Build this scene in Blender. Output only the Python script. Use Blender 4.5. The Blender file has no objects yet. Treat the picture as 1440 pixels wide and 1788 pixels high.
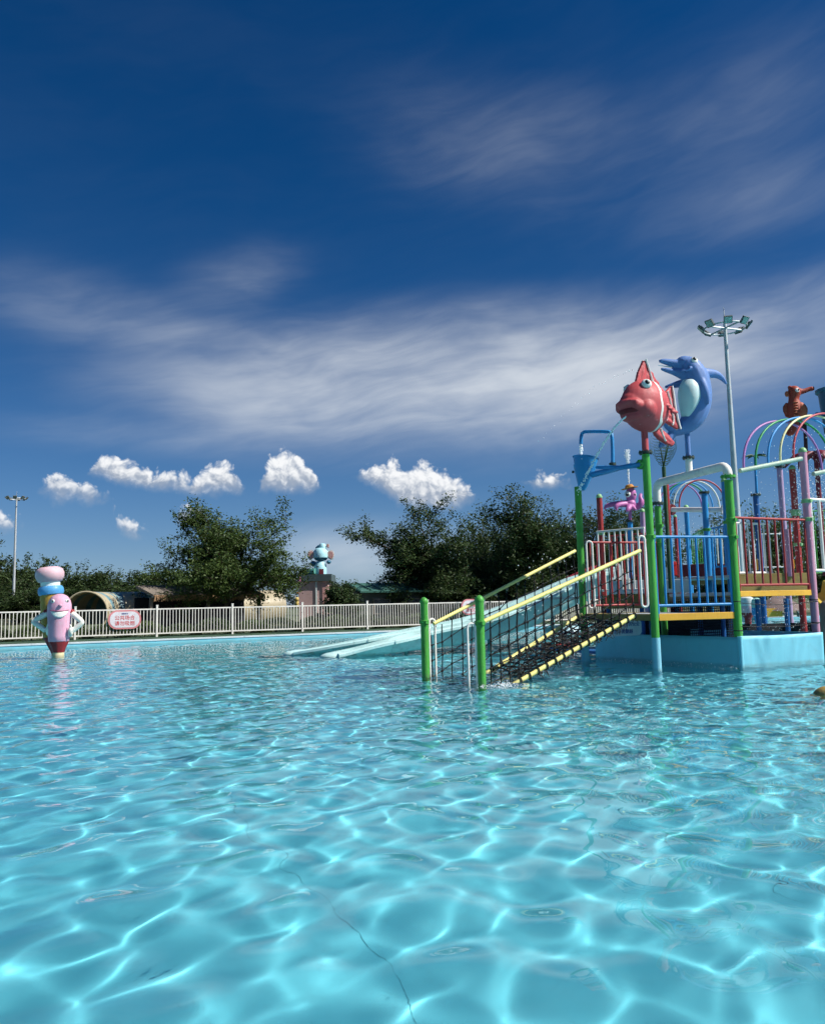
import bpy, bmesh, math, random
import numpy as np
from mathutils import Vector, Matrix

# ------------------------------------------------------------------ camera
SC = bpy.context.scene
COL = SC.collection
F_PX, CX, CY = 1442.0, 720.0, 894.0
H_CAM = 1.2
PITCH = math.atan((1055 - CY) / F_PX)
ROLL = 0.022
_f = Vector((0, math.cos(PITCH), math.sin(PITCH)))
_u0 = Vector((0, -math.sin(PITCH), math.cos(PITCH)))
_r0 = Vector((1, 0, 0))
_r = (_r0 * math.cos(ROLL) - _u0 * math.sin(ROLL)).normalized()
_u = (_u0 * math.cos(ROLL) + _r0 * math.sin(ROLL)).normalized()
CAM = Vector((0, 0, H_CAM))
cd = bpy.data.cameras.new("camera")
cam = bpy.data.objects.new("camera", cd)
COL.objects.link(cam)
cam.matrix_world = Matrix(((_r.x, _u.x, -_f.x, CAM.x), (_r.y, _u.y, -_f.y, CAM.y), (_r.z, _u.z, -_f.z, CAM.z), (0, 0, 0, 1)))
cd.sensor_fit = 'VERTICAL'
cd.sensor_height = 36
cd.lens = 36 * F_PX / 1788
cd.clip_start = 0.05
cd.clip_end = 5000
SC.camera = cam

def ray(px, py):
    return _f + _r * ((px - CX) / F_PX) + _u * ((CY - py) / F_PX)
def at(px, py, y):            # survey point at depth y
    d = ray(px, py)
    return CAM + d * (y / d.y)
def on(px, py, z=0.0):        # survey point at height z
    d = ray(px, py)
    return CAM + d * ((z - H_CAM) / d.z)

# ------------------------------------------------------------------ sun, sky, exposure
SUN_EL = math.radians(45)
SUN_AZ = math.radians(104)     # clockwise from +Y
sun_dir = Vector((math.sin(SUN_AZ) * math.cos(SUN_EL), math.cos(SUN_AZ) * math.cos(SUN_EL), math.sin(SUN_EL)))
sl = bpy.data.lights.new("sun", 'SUN')
sl.energy = 5.0
sl.angle = math.radians(0.53)
sl.color = (1.0, 0.95, 0.88)
sun = bpy.data.objects.new("sun", sl)
COL.objects.link(sun)
sun.rotation_euler = (-sun_dir).to_track_quat('-Z', 'Y').to_euler()
sl.cycles.is_caustics_light = True
SC.view_settings.view_transform = 'Standard'
SC.view_settings.look = 'None'
SC.view_settings.exposure = 0.55
SC.view_settings.gamma = 1.0
SC.cycles.use_denoising = True
SC.cycles.max_bounces = 10
SC.cycles.transparent_max_bounces = 16
SC.cycles.sample_clamp_indirect = 6
SC.cycles.use_adaptive_sampling = True
SC.cycles.adaptive_threshold = 0.03
SC.cycles.adaptive_min_samples = 12
# ------------------------------------------------------------------ world: sky with cirrus and cumulus
class NX:
    """tiny expression builder for node trees"""
    def __init__(s, nt): s.nt = nt
    def node(s, t, **k):
        n = s.nt.nodes.new(t)
        for a, v in k.items(): setattr(n, a, v)
        return n
    def put(s, sock, v):
        if hasattr(v, 'is_linked') or isinstance(v, bpy.types.NodeSocket): s.nt.links.new(v, sock)
        elif v is not None:
            sock.default_value = v
    def m(s, op, a, b=None, c=None, clamp=False):
        n = s.node('ShaderNodeMath', operation=op, use_clamp=clamp)
        s.put(n.inputs[0], a)
        if b is not None: s.put(n.inputs[1], b)
        if c is not None: s.put(n.inputs[2], c)
        return n.outputs[0]
    def v(s, op, a, b=None, scale=None):
        n = s.node('ShaderNodeVectorMath', operation=op)
        s.put(n.inputs[0], a)
        if b is not None: s.put(n.inputs[1], b)
        if scale is not None: s.put(n.inputs['Scale'], scale)
        return n.outputs['Value'] if op in ('LENGTH', 'DOT_PRODUCT', 'DISTANCE') else n.outputs[0]
    def xyz(s, x, y, z=0.0):
        n = s.node('ShaderNodeCombineXYZ')
        for i, q in enumerate((x, y, z)): s.put(n.inputs[i], q)
        return n.outputs[0]
    def sep(s, a):
        n = s.node('ShaderNodeSeparateXYZ'); s.put(n.inputs[0], a)
        return n.outputs
    def noise(s, vec, scale=1.0, detail=4.0, rough=0.5, dist=0.0, dim='3D', out=0):
        n = s.node('ShaderNodeTexNoise', noise_dimensions=dim)
        s.put(n.inputs['Vector'], vec); s.put(n.inputs['Scale'], scale); s.put(n.inputs['Detail'], detail)
        s.put(n.inputs['Roughness'], rough); s.put(n.inputs['Distortion'], dist)
        return n.outputs[out]
    def ramp(s, x, a, b, c=0.0, d=1.0, smooth=True):
        n = s.node('ShaderNodeMapRange', interpolation_type='SMOOTHSTEP' if smooth else 'LINEAR')
        for i, q in enumerate((x, a, b, c, d)): s.put(n.inputs[i], q)
        return n.outputs[0]
    def mix(s, f, a, b, blend='MIX'):
        n = s.node('ShaderNodeMix', data_type='RGBA', blend_type=blend)
        s.put(n.inputs[0], f)
        for sk, q in ((n.inputs[6], a), (n.inputs[7], b)):
            s.put(sk, (*q, 1.0) if isinstance(q, tuple) and len(q) == 3 else q)
        return n.outputs[2]

def azel(px, py):
    d = ray(px, py).normalized()
    return math.degrees(math.atan2(d.x, d.y)), math.degrees(math.asin(d.z))

world = bpy.data.worlds.new("World")
SC.world = world
world.use_nodes = True
X = NX(world.node_tree)
bg = world.node_tree.nodes['Background']
bg.inputs[1].default_value = 0.07
sky = X.node('ShaderNodeTexSky', sky_type='NISHITA', sun_disc=False, sun_elevation=SUN_EL, sun_rotation=SUN_AZ,
             altitude=1500, air_density=1.0, dust_density=0.5, ozone_density=3.0)
tc = X.node('ShaderNodeTexCoord').outputs['Generated']
# the phone's picture of a clear sky: deeper overhead than the plain model
blue = X.node('ShaderNodeHueSaturation'); X.put(blue.inputs['Saturation'], 1.42); X.put(blue.inputs['Color'], sky.outputs[0])
SKYC = X.mix(1.0, blue.outputs[0], (0.54, 0.57, 0.66), 'MULTIPLY')
dx, dy, dz = X.sep(tc)
EL = X.m('MULTIPLY', X.m('ARCSINE', dz), 57.2958)
AZ = X.m('WRAP', X.m('MULTIPLY', X.m('ARCTAN2', dx, dy), 57.2958), 36.0, -36.0)
P = X.xyz(AZ, EL, 1.0)

def curve(x, pts, lo=-30.0, hi=30.0, vmax=20.0):     # height in degrees as a function of bearing
    n = X.node('ShaderNodeFloatCurve')
    c = n.mapping.curves[0]
    pts = [((a - lo) / (hi - lo), e / vmax) for a, e in pts]
    while len(c.points) < len(pts): c.points.new(0.5, 0.5)
    for p, (a, e) in zip(c.points, pts): p.location = (a, e); p.handle_type = 'AUTO'
    n.mapping.update()
    X.put(n.inputs['Value'], X.ramp(x, lo, hi, 0.0, 1.0, False))
    return X.m('MULTIPLY', n.outputs[0], vmax)

def cumulus(rows):
    """rows of (pixel x, pixel y of cloud top, pixel y of cloud base)"""
    tops, bots = [], []
    for (x, yt, yb) in rows:
        a, e = azel(x, yt); tops.append((a, e))
        a, e = azel(x, yb); bots.append((a, e))
    return tops, bots
n1 = X.noise(P, 0.42, 3.0, 0.55, 0.0, '2D', 1)
wv = X.v('SCALE', X.v('SUBTRACT', n1, (0.5, 0.5, 0.5)), scale=1.1)
PW = X.v('ADD', P, wv)
ax, ay, _ = X.sep(PW)
def billow(p):
    n = X.node('ShaderNodeTexVoronoi', voronoi_dimensions='2D', feature='SMOOTH_F1')
    X.put(n.inputs['Vector'], p); X.put(n.inputs['Scale'], 0.95); X.put(n.inputs['Detail'], 2.0)
    X.put(n.inputs['Roughness'], 0.55); X.put(n.inputs['Smoothness'], 0.35); X.put(n.inputs['Lacunarity'], 2.3)
    return X.m('SUBTRACT', 1.0, n.outputs['Distance'])
fine = X.noise(P, 1.1, 5.0, 0.55, 0.2, '2D')
b0 = X.m('ADD', billow(PW), X.m('MULTIPLY', X.m('SUBTRACT', fine, 0.5), 0.30))
b1 = billow(X.v('ADD', PW, (0.22, 0.26, 0.0)))
def row(rows):
    t, b = cumulus(rows)
    top, bot = curve(ax, t), curve(ax, b)
    thick = X.m('SUBTRACT', top, bot)
    over = X.m('ADD', X.m('SUBTRACT', top, ay), X.m('MULTIPLY', X.m('SUBTRACT', b0, 0.50), 0.80))
    under = X.m('SUBTRACT', ay, X.m('SUBTRACT', bot, X.m('MULTIPLY', X.m('SUBTRACT', fine, 0.5), 0.8)))
    a = X.m('MULTIPLY', X.ramp(over, -0.10, 0.55), X.ramp(under, -0.50, 0.85))
    a = X.m('MULTIPLY', a, X.ramp(thick, 0.05, 0.6))
    h = X.m('DIVIDE', X.m('SUBTRACT', ay, bot), X.m('MAXIMUM', thick, 0.6))
    return a, h
a1, h1 = row([(-60, 900, 905), (60, 850, 852), (140, 830, 832), (160, 800, 822), (185, 782, 832), (215, 790, 846), (250, 812, 852), (300, 822, 854), (345, 818, 858), (372, 800, 860), (398, 806, 858), (416, 834, 850), (432, 845, 846),
  (448, 840, 846), (465, 812, 852), (482, 784, 856), (505, 780, 858), (530, 792, 858), (548, 818, 852), (562, 842, 846),
  (606, 822, 824), (640, 808, 838), (668, 800, 856), (690, 794, 872), (715, 812, 880), (738, 800, 884), (762, 812, 886), (795, 830, 884), (818, 846, 872), (838, 862, 864), (900, 840, 841), (922, 828, 844), (955, 818, 852), (985, 830, 846), (1005, 842, 843), (1460, 830, 831)])
a2, h2 = row([(-60, 884, 918), (-20, 880, 922), (14, 888, 918), (46, 906, 908), (60, 850, 852), (75, 832, 862), (100, 818, 872), (130, 834, 876), (165, 850, 876), (196, 868, 872), (197, 902, 906), (214, 894, 930), (240, 902, 934), (266, 922, 926), (290, 896, 898), (318, 886, 908), (345, 872, 906), (368, 886, 906), (384, 899, 901), (1100, 842, 844), (1460, 830, 831)])
cu_a = X.m('MAXIMUM', a1, X.m('MULTIPLY', a2, 0.9))
hh = X.mix(X.m('GREATER_THAN', a1, a2), h2, h1)
rel = X.m('SUBTRACT', b0, b1)
lit = X.ramp(X.m('ADD', X.m('MULTIPLY', rel, 0.42), X.m('MULTIPLY', hh, 0.66)), -0.02, 0.60)
# cirrus: a broad thin veil with long soft streaks
warp = X.v('SCALE', X.v('SUBTRACT', X.noise(X.v('MULTIPLY', P, (1, 1.6, 0)), 0.06, 2.0, 0.5, 0, '2D', 1), (0.5, 0.5, 0.5)), scale=4.0)
q = X.v('ADD', P, warp)
q2 = X.xyz(X.v('DOT_PRODUCT', q, (0.055, 0.04, 0)), X.v('DOT_PRODUCT', q, (-0.03, 0.15, 0)))
streak = X.noise(q2, 1.0, 6.0, 0.50, 0.12, '2D')
fib = X.noise(X.v('MULTIPLY', q2, (1.0, 2.0, 0)), 3.0, 3.0, 0.55, 0.2, '2D')
def oval(px, py, rx, ry, tilt=0.0):
    a, e = azel(px, py)
    c, s_ = math.cos(tilt), math.sin(tilt)
    rx /= 25.2; ry /= 25.2
    l = X.v('LENGTH', X.xyz(X.v('DOT_PRODUCT', P, (c / rx, s_ / rx, -(c * a + s_ * e) / rx)),
                            X.v('DOT_PRODUCT', P, (-s_ / ry, c / ry, (s_ * a - c * e) / ry))))
    return X.ramp(l, 1.0, 0.0)
def mul(a, k): return X.m('MULTIPLY', a, k)
mk = None
for o_, k in [((830, 668, 980, 215, 0.02), 1.35), ((300, 580, 620, 125, -0.14), 0.56), ((1330, 560, 420, 130, 0.10), 0.72), ((330, 760, 600, 70, 0.0), 0.55),
              ((900, 260, 560, 210, -0.16), 0.40), ((1300, 190, 480, 190, 0.15), 0.32), ((1330, 350, 480, 150, 0.05), 0.38), ((640, 960, 360, 95, 0.0), 0.75), ((400, 500, 260, 110, 0.3), 0.50)]:
    t = mul(oval(*o_), k)
    mk = t if mk is None else X.m('SMOOTH_MAX', mk, t, 0.2)
tex = X.ramp(X.m('ADD', X.m('SUBTRACT', streak, 0.5), mul(X.m('SUBTRACT', fib, 0.5), 0.42)), -0.42, 0.46)
ci_a = X.ramp(X.m('MULTIPLY', mk, X.m('ADD', mul(tex, 0.62), 0.46)), 0.02, 1.30, 0.0, 0.90)
haze = mul(X.m('EXPONENT', X.m('DIVIDE', X.m('MAXIMUM', EL, 0.0), -8.5)), 0.45)
c1 = X.mix(ci_a, X.mix(haze, SKYC, (2.2, 3.8, 6.4)), (6.7, 7.2, 7.8))
shade = X.mix(lit, (3.6, 4.2, 5.2), (9.6, 9.7, 9.8))
c2 = X.mix(mul(cu_a, 0.96), c1, shade)
world.node_tree.links.new(c2, bg.inputs[0])
world.cycles.sampling_method = 'MANUAL'
world.cycles.sample_map_resolution = 256
# ------------------------------------------------------------------ helpers: materials, meshes, objects
def lin(h):
    h = h.lstrip('#')
    c = [int(h[i:i + 2], 16) / 255 for i in (0, 2, 4)]
    return tuple(x / 12.92 if x <= 0.04045 else ((x + 0.055) / 1.055) ** 2.4 for x in c)

_mats = {}
def paint(name, rgb, rough=0.38, wear=0.22, scale=6.0, bump=0.05, dirt=(0.16, 0.15, 0.12), spec=0.32, metal=0.0):
    """weathered paint / plastic: slow colour drift, fine speckle, patchy grime, uneven gloss"""
    if name in _mats: return _mats[name]
    rgb = tuple(c * 0.87 for c in (lin(rgb) if isinstance(rgb, str) else rgb))
    m = bpy.data.materials.new(name); m.use_nodes = True
    N = NX(m.node_tree); b = m.node_tree.nodes['Principled BSDF']
    tc = N.node('ShaderNodeTexCoord').outputs['Object']
    n1 = N.noise(tc, scale * 0.35, 4.0, 0.6)
    n2 = N.noise(tc, scale * 3.0, 5.0, 0.65)
    drift = N.mix(N.ramp(n1, 0.3, 0.7), tuple(c * (1 - wear * 0.55) for c in rgb), tuple(min(c * (1 + wear * 0.35) + wear * 0.012, 0.95) for c in rgb))
    g = N.m('MULTIPLY', N.ramp(n2, 0.52, 0.80), wear * 1.1)
    col = N.mix(g, drift, dirt)
    # run-off streaks, chips and, on whatever stands in the pool, a scum line at water level
    st = N.noise(N.v('MULTIPLY', tc, (1.0, 1.0, 0.07)), scale * 4.0, 3.0, 0.6)
    col = N.mix(N.m('MULTIPLY', N.ramp(st, 0.56, 0.74), min(wear * 1.3, 0.5)), col, tuple(c * 0.55 + 0.03 for c in rgb))
    ch = N.noise(tc, scale * 7.0, 2.0, 0.5)
    col = N.mix(N.m('MULTIPLY', N.ramp(ch, 0.70, 0.74), min(wear * 1.6, 0.7)), col, tuple(min(c * 0.6 + 0.22, 0.8) for c in rgb))
    pz = N.sep(N.node('ShaderNodeNewGeometry').outputs['Position'])[2]
    wl = N.m('MULTIPLY', N.ramp(N.m('ADD', pz, N.m('MULTIPLY', n1, 0.05)), 0.115, 0.045), N.m('ADD', N.m('MULTIPLY', n2, 0.5), 0.10))
    col = N.mix(wl, col, (0.10, 0.12, 0.085))
    N.put(b.inputs['Base Color'], col)
    N.put(b.inputs['Roughness'], N.ramp(n2, 0.2, 0.8, max(rough - 0.02, 0.05), min(rough + 0.25, 1.0)))
    b.inputs['Metallic'].default_value = metal
    b.inputs['Specular IOR Level'].default_value = spec
    if bump:
        bn = N.node('ShaderNodeBump'); N.put(bn.inputs['Strength'], bump * 4); N.put(bn.inputs['Distance'], 0.01); N.put(bn.inputs['Height'], n2)
        N.put(b.inputs['Normal'], bn.outputs[0])
    _mats[name] = m
    return m

class G:
    """collects shapes in world coordinates; build() makes one mesh object"""
    def __init__(s): s.v = []; s.f = []
    def add(s, vs, fs):
        o = len(s.v)
        s.v += [tuple(p) for p in vs]
        s.f += [tuple(i + o for i in q) for q in fs]
        return s
    def rings(s, rings, caps=True, closed=False):
        n = len(rings[0]); vs = [p for r in rings for p in r]; fs = []
        m = len(rings)
        for i in range(m if closed else m - 1):
            j = (i + 1) % m
            for k in range(n):
                l = (k + 1) % n
                fs.append((i * n + k, i * n + l, j * n + l, j * n + k))
        if caps and not closed:
            fs.append(tuple(range(n))[::-1]); fs.append(tuple(range((m - 1) * n, m * n)))
        return s.add(vs, fs)
    def tube(s, pts, r, n=10, caps=True, closed=False):
        P = [Vector(p) for p in pts]; m = len(P)
        R = [r] * m if not hasattr(r, '__len__') else list(r)
        T = []
        for i in range(m):
            a = P[(i - 1) % m] if (closed or i > 0) else P[i]
            b = P[(i + 1) % m] if (closed or i < m - 1) else P[i]
            T.append((b - a).normalized())
        up = Vector((0, 0, 1)) if abs(T[0].z) < 0.9 else Vector((1, 0, 0))
        x = T[0].cross(up).normalized(); out = []
        for i in range(m):
            if i: x = (x - T[i] * x.dot(T[i])).normalized()
            y = T[i].cross(x)
            out.append([P[i] + (x * math.cos(2 * math.pi * k / n) + y * math.sin(2 * math.pi * k / n)) * R[i] for k in range(n)])
        return s.rings(out, caps, closed)
    def lathe(s, prof, o=(0, 0, 0), axis=(0, 0, 1), n=20, lobe=0.0, lobes=6):
        """prof: (radius, height) pairs"""
        o = Vector(o); z = Vector(axis).normalized()
        x = z.orthogonal().normalized() if abs(z.z) < 0.999 else Vector((1, 0, 0)); y = z.cross(x)
        out = []
        for (r, h) in prof:
            out.append([o + z * h + (x * math.cos(2 * math.pi * k / n) + y * math.sin(2 * math.pi * k / n)) * (r * (1 + lobe * math.cos(lobes * 2 * math.pi * k / n))) for k in range(n)])
        return s.rings(out, True)
    def ell(s, c, rad, rot=None, nu=16, nv=10):
        c = Vector(c); vs = []
        M = rot if rot is not None else Matrix.Identity(3)
        rr = [[None] * nu for _ in range(nv - 1)]
        for i in range(1, nv):
            t = math.pi * i / nv
            for k in range(nu):
                p = 2 * math.pi * k / nu
                rr[i - 1][k] = c + M @ Vector((rad[0] * math.sin(t) * math.cos(p), rad[1] * math.sin(t) * math.sin(p), -rad[2] * math.cos(t)))
        o = len(s.v)
        s.rings(rr, False)
        b = len(s.v)
        s.v += [tuple(c + M @ Vector((0, 0, -rad[2]))), tuple(c + M @ Vector((0, 0, rad[2])))]
        last = o + (nv - 2) * nu
        for k in range(nu):
            l = (k + 1) % nu
            s.f.append((b, o + l, o + k)); s.f.append((b + 1, last + k, last + l))
        return s
    def box(s, c, size, ax=None):
        """ax: (x, y, z) unit axes"""
        c = Vector(c); X_, Y_, Z_ = [Vector(a) for a in (ax or ((1, 0, 0), (0, 1, 0), (0, 0, 1)))]
        hx, hy, hz = [q / 2 for q in size]
        vs = [c + X_ * (hx * a) + Y_ * (hy * b) + Z_ * (hz * d) for d in (-1, 1) for a, b in ((-1, -1), (1, -1), (1, 1), (-1, 1))]
        return s.add(vs, [(3, 2, 1, 0), (4, 5, 6, 7), (0, 1, 5, 4), (1, 2, 6, 5), (2, 3, 7, 6), (3, 0, 4, 7)])
    def slab(s, poly, z0, z1):
        n = len(poly)
        vs = [(p[0], p[1], z0) for p in poly] + [(p[0], p[1], z1) for p in poly]
        fs = [tuple(range(n))[::-1], tuple(range(n, 2 * n))] + [(k, (k + 1) % n, n + (k + 1) % n, n + k) for k in range(n)]
        return s.add(vs, fs)
    def plate(s, pts, nrm, th):
        """flat outline extruded along nrm by th, centred"""
        nv = Vector(nrm).normalized() * th / 2; n = len(pts)
        vs = [Vector(p) - nv for p in pts] + [Vector(p) + nv for p in pts]
        fs = [tuple(range(n))[::-1], tuple(range(n, 2 * n))] + [(k, (k + 1) % n, n + (k + 1) % n, n + k) for k in range(n)]
        return s.add(vs, fs)
    def mesh(s, name, origin=(0, 0, 0), smooth=True, angle=40):
        o = Vector(origin); me = bpy.data.meshes.new(name)
        me.from_pydata([(p[0] - o.x, p[1] - o.y, p[2] - o.z) for p in s.v], [], s.f)
        bm = bmesh.new(); bm.from_mesh(me)
        bmesh.ops.recalc_face_normals(bm, faces=bm.faces)
        bm.to_mesh(me); bm.free()
        if smooth:
            me.polygons.foreach_set('use_smooth', [True] * len(me.polygons))
            me.set_sharp_from_angle(angle=math.radians(angle))
        return me
    def build(s, name, mat, parent=None, smooth=True, angle=40, bevel=0.0, origin=None):
        if origin is None:
            origin = parent['_o'] if parent is not None else (0, 0, 0)
        o = bpy.data.objects.new(name, s.mesh(name, origin, smooth, angle))
        o.data.materials.append(mat)
        COL.objects.link(o)
        _org[o.name] = tuple(origin)
        if parent is not None: o.parent = parent
        else: o.location = origin
        o['_o'] = tuple(origin)
        if bevel:
            b = o.modifiers.new('bevel', 'BEVEL'); b.width = bevel; b.segments = 2; b.limit_method = 'ANGLE'
        return o
_org = {}

def tag(o, label=None, cat=None, group=None, kind=None):
    if label: o['label'] = label
    if cat: o['category'] = cat
    if group: o['group'] = group
    if kind: o['kind'] = kind
    return o
def thing(name, loc, label, cat, group=None):
    o = bpy.data.objects.new(name, None); COL.objects.link(o)
    o.location = Vector(loc); o['_o'] = tuple(loc)
    o.empty_display_size = 0.2
    return tag(o, label, cat, group)
def inst(name, me, parent, loc, rot=None, mat=None):
    """a piece that shares mesh data; loc in world coordinates, parent unrotated"""
    o = bpy.data.objects.new(name, me); COL.objects.link(o)
    o.parent = parent
    o.location = Vector(loc) - Vector(parent['_o'])
    if rot is not None: o.rotation_euler = rot
    o['_o'] = tuple(loc)
    return o
def organic(o, voxel, smooth=6, sub=0):
    r = o.modifiers.new('remesh', 'REMESH'); r.mode = 'VOXEL'; r.voxel_size = voxel; r.use_smooth_shade = True
    sm = o.modifiers.new('smooth', 'SMOOTH'); sm.iterations = smooth; sm.factor = 0.5
    return o
def spline(pts, n=8):
    """Catmull-Rom through points (tuples of any length)"""
    P = [np.array(p, float) for p in pts]; out = []
    P = [2 * P[0] - P[1]] + P + [2 * P[-1] - P[-2]]
    for i in range(1, len(P) - 2):
        for k in range(n):
            t = k / n
            out.append(0.5 * ((2 * P[i]) + (-P[i - 1] + P[i + 1]) * t + (2 * P[i - 1] - 5 * P[i] + 4 * P[i + 1] - P[i + 2]) * t * t + (-P[i - 1] + 3 * P[i] - 3 * P[i + 1] + P[i + 2]) * t ** 3))
    out.append(P[-2])
    return out
def V3(*a): return Vector(a)
def text(body, size, loc, ax, mat, parent, name='lettering', ext=0.0015, align='CENTER'):
    """ax: (right, up, out) axes of the written face"""
    c = bpy.data.curves.new(name, 'FONT'); c.body = body; c.size = size; c.extrude = ext; c.align_x = align; c.align_y = 'CENTER'
    c.offset = size * 0.012
    tmp = bpy.data.objects.new('tmp', c); COL.objects.link(tmp)
    bpy.context.view_layer.update()
    me = bpy.data.meshes.new_from_object(tmp.evaluated_get(bpy.context.evaluated_depsgraph_get()))
    bpy.data.objects.remove(tmp); bpy.data.curves.remove(c)
    me.name = name
    if not me.materials: me.materials.append(mat)
    else: me.materials[0] = mat
    o = bpy.data.objects.new(name, me); COL.objects.link(o)
    o.parent = parent
    R_, U_, O_ = [Vector(q).normalized() for q in ax]
    p = Vector(loc) - Vector(parent['_o'])
    o.matrix_local = Matrix(((R_.x, U_.x, O_.x, p.x), (R_.y, U_.y, O_.y, p.y), (R_.z, U_.z, O_.z, p.z), (0, 0, 0, 1)))
    return o
# ------------------------------------------------------------------ setting: pool, water, ground
ANG = math.radians(26.0)                      # the pool, its fence and the platforms share these axes
UX = Vector((math.cos(ANG), math.sin(ANG), 0)); VX = Vector((-math.sin(ANG), math.cos(ANG), 0)); ZX = Vector((0, 0, 1))
def uv(u, v, z=0.0): return POOL0 + UX * u + VX * v + ZX * z
POOL0 = Vector((-5.2, 31.05, 0))             # a point on the far water line
RIM = 0.17
DEPTH = 0.80
PU0, PU1, PV0 = -24.0, 60.0, -62.0

m = bpy.data.materials.new('pool_paint'); m.use_nodes = True
N = NX(m.node_tree); b = m.node_tree.nodes['Principled BSDF']
tc = N.node('ShaderNodeTexCoord').outputs['Object']
n1 = N.noise(tc, 0.35, 4.0, 0.6); n2 = N.noise(tc, 3.0, 5.0, 0.6); n3 = N.noise(tc, 60.0, 2.0, 0.5)
c = N.mix(N.ramp(n1, 0.3, 0.7), (0.108, 0.445, 0.525), (0.125, 0.49, 0.56))
c = N.mix(N.m('MULTIPLY', N.ramp(n2, 0.5, 0.85), 0.22), c, (0.20, 0.52, 0.57))
c = N.mix(N.m('MULTIPLY', N.ramp(n3, 0.62, 0.8), 0.18), c, (0.06, 0.25, 0.32))
N.put(b.inputs['Base Color'], c); b.inputs['Roughness'].default_value = 0.75
POOLM = m
g = G()
q = [uv(PU0, PV0), uv(PU1, PV0), uv(PU1, 0), uv(PU0, 0)]
g.add([(p.x, p.y, -DEPTH) for p in q], [(0, 1, 2, 3)])
pool_floor = tag(g.build('pool_floor', POOLM, smooth=False), kind='structure')
pool_floor.cycles.is_caustics_receiver = True
wallm = paint('pool_wall_paint', (0.22, 0.62, 0.74), 0.5, 0.15, 3.0)
g = G()
for a, b_ in (((PU0, 0), (PU1, 0)), ((PU0, PV0), (PU0, 0)), ((PU1, 0), (PU1, PV0)), ((PU1, PV0), (PU0, PV0))):
    p, q = uv(*a), uv(*b_)
    g.add([(p.x, p.y, -DEPTH), (q.x, q.y, -DEPTH), (q.x, q.y, RIM - 0.03), (p.x, p.y, RIM - 0.03)], [(0, 1, 2, 3)])
tag(g.build('pool_wall', wallm, smooth=False), kind='structure')
# coping: separate pale blocks along the far side
cop = paint('coping_stone', (0.62, 0.68, 0.70), 0.6, 0.3, 4.0)
coping = tag(G().box(uv(-26, 0.2, RIM / 2 - 0.02), (2.0, 0.4, 0.1), (UX, VX, ZX)).build('pool_coping', cop, origin=tuple(uv(-26, 0.2))), kind='structure')
cb = G().box((0, 0, RIM - 0.015), (1.17, 0.36, 0.05), (UX, VX, ZX)).mesh('coping_stone', smooth=False); cb.materials.append(cop)
for i in range(44):
    p = uv(-23 + i * 1.18, 0.16)
    o = bpy.data.objects.new('coping_stone', cb); COL.objects.link(o); o.parent = coping; o.location = p - coping.location

# ground: one sheet around the pool, out to the horizon
gm = bpy.data.materials.new('ground_cover'); gm.use_nodes = True
N = NX(gm.node_tree); b = gm.node_tree.nodes['Principled BSDF']
tc = N.node('ShaderNodeTexCoord').outputs['Object']
n1 = N.noise(tc, 0.08, 5.0, 0.6); n2 = N.noise(tc, 1.5, 5.0, 0.7)
c = N.mix(N.ramp(n1, 0.35, 0.65), (0.05, 0.075, 0.03), (0.11, 0.12, 0.06))
c = N.mix(N.m('MULTIPLY', N.ramp(n2, 0.45, 0.75), 0.5), c, (0.03, 0.05, 0.02))
N.put(b.inputs['Base Color'], c); b.inputs['Roughness'].default_value = 0.9
g = G()
B_ = 1600.0
zg = RIM - 0.02
outer = [(-B_, -B_), (B_, -B_), (B_, B_), (-B_, B_)]
inner = [uv(PU0, PV0), uv(PU1, PV0), uv(PU1, 0), uv(PU0, 0)]
vs = [(x, y, zg) for x, y in outer] + [(p.x, p.y, zg) for p in inner]
g.add(vs, [(0, 1, 5, 4), (1, 2, 6, 5), (2, 3, 7, 6), (3, 0, 4, 7)])
tag(g.build('ground', gm, smooth=False), kind='structure')
# dark green matting between the pool edge and the fence
matm = paint('green_matting', (0.035, 0.085, 0.045), 0.85, 0.5, 2.0, 0.1, (0.09, 0.09, 0.07))
g = G(); p0, p1, p2, p3 = uv(-24, 0.34), uv(46, 0.34), uv(46, 5.2), uv(-24, 5.2)
g.add([(p.x, p.y, zg + 0.006) for p in (p0, p1, p2, p3)], [(0, 1, 2, 3)])
tag(g.build('poolside_pavement', matm, smooth=False), kind='structure')

# water: a real wave field; waves are shorter and choppier round the splashing play area
rng = np.random.default_rng(11)
ys = [-2.0]
while ys[-1] < 60: ys.append(ys[-1] + max(0.026, 0.0042 * max(ys[-1], 0)))
ys = np.array(ys); MC = 640
half = np.maximum(4.0, 0.66 * ys + 2.2)
WX = half[:, None] * np.linspace(-1, 1, MC)[None, :]; WY = np.repeat(ys[:, None], MC, 1)
def waves(n, l0, l1, a, p, seed, near=None):
    r_ = np.random.default_rng(seed); Z = np.zeros_like(WX)
    lam = np.exp(r_.uniform(np.log(l0), np.log(l1), n)); th = r_.uniform(0, 2 * np.pi, n); ph = r_.uniform(0, 2 * np.pi, n)
    for i in range(n):
        k = 2 * np.pi / lam[i]
        Z += a * (lam[i] / 0.3) ** p * np.sin(k * (WX * np.cos(th[i]) + WY * np.sin(th[i])) + ph[i])
    return Z
chop = np.clip(np.exp(-(((WX - 3.5) / 9.0) ** 2 + ((WY - 14.5) / 6.5) ** 2)) * 1.0 + np.clip((WY - 7.0) / 16.0, 0, 0.55), 0, 1.2)
WZ = waves(60, 0.25, 1.0, 0.00054, 1.12, 5) + waves(24, 0.14, 0.30, 0.00028, 1.0, 6) * (0.45 + chop) + waves(40, 0.12, 0.36, 0.00082, 1.1, 7) * chop
R_ = len(ys)
VV = np.stack([WX, WY, WZ], -1).reshape(-1, 3).astype(np.float32)
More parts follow.
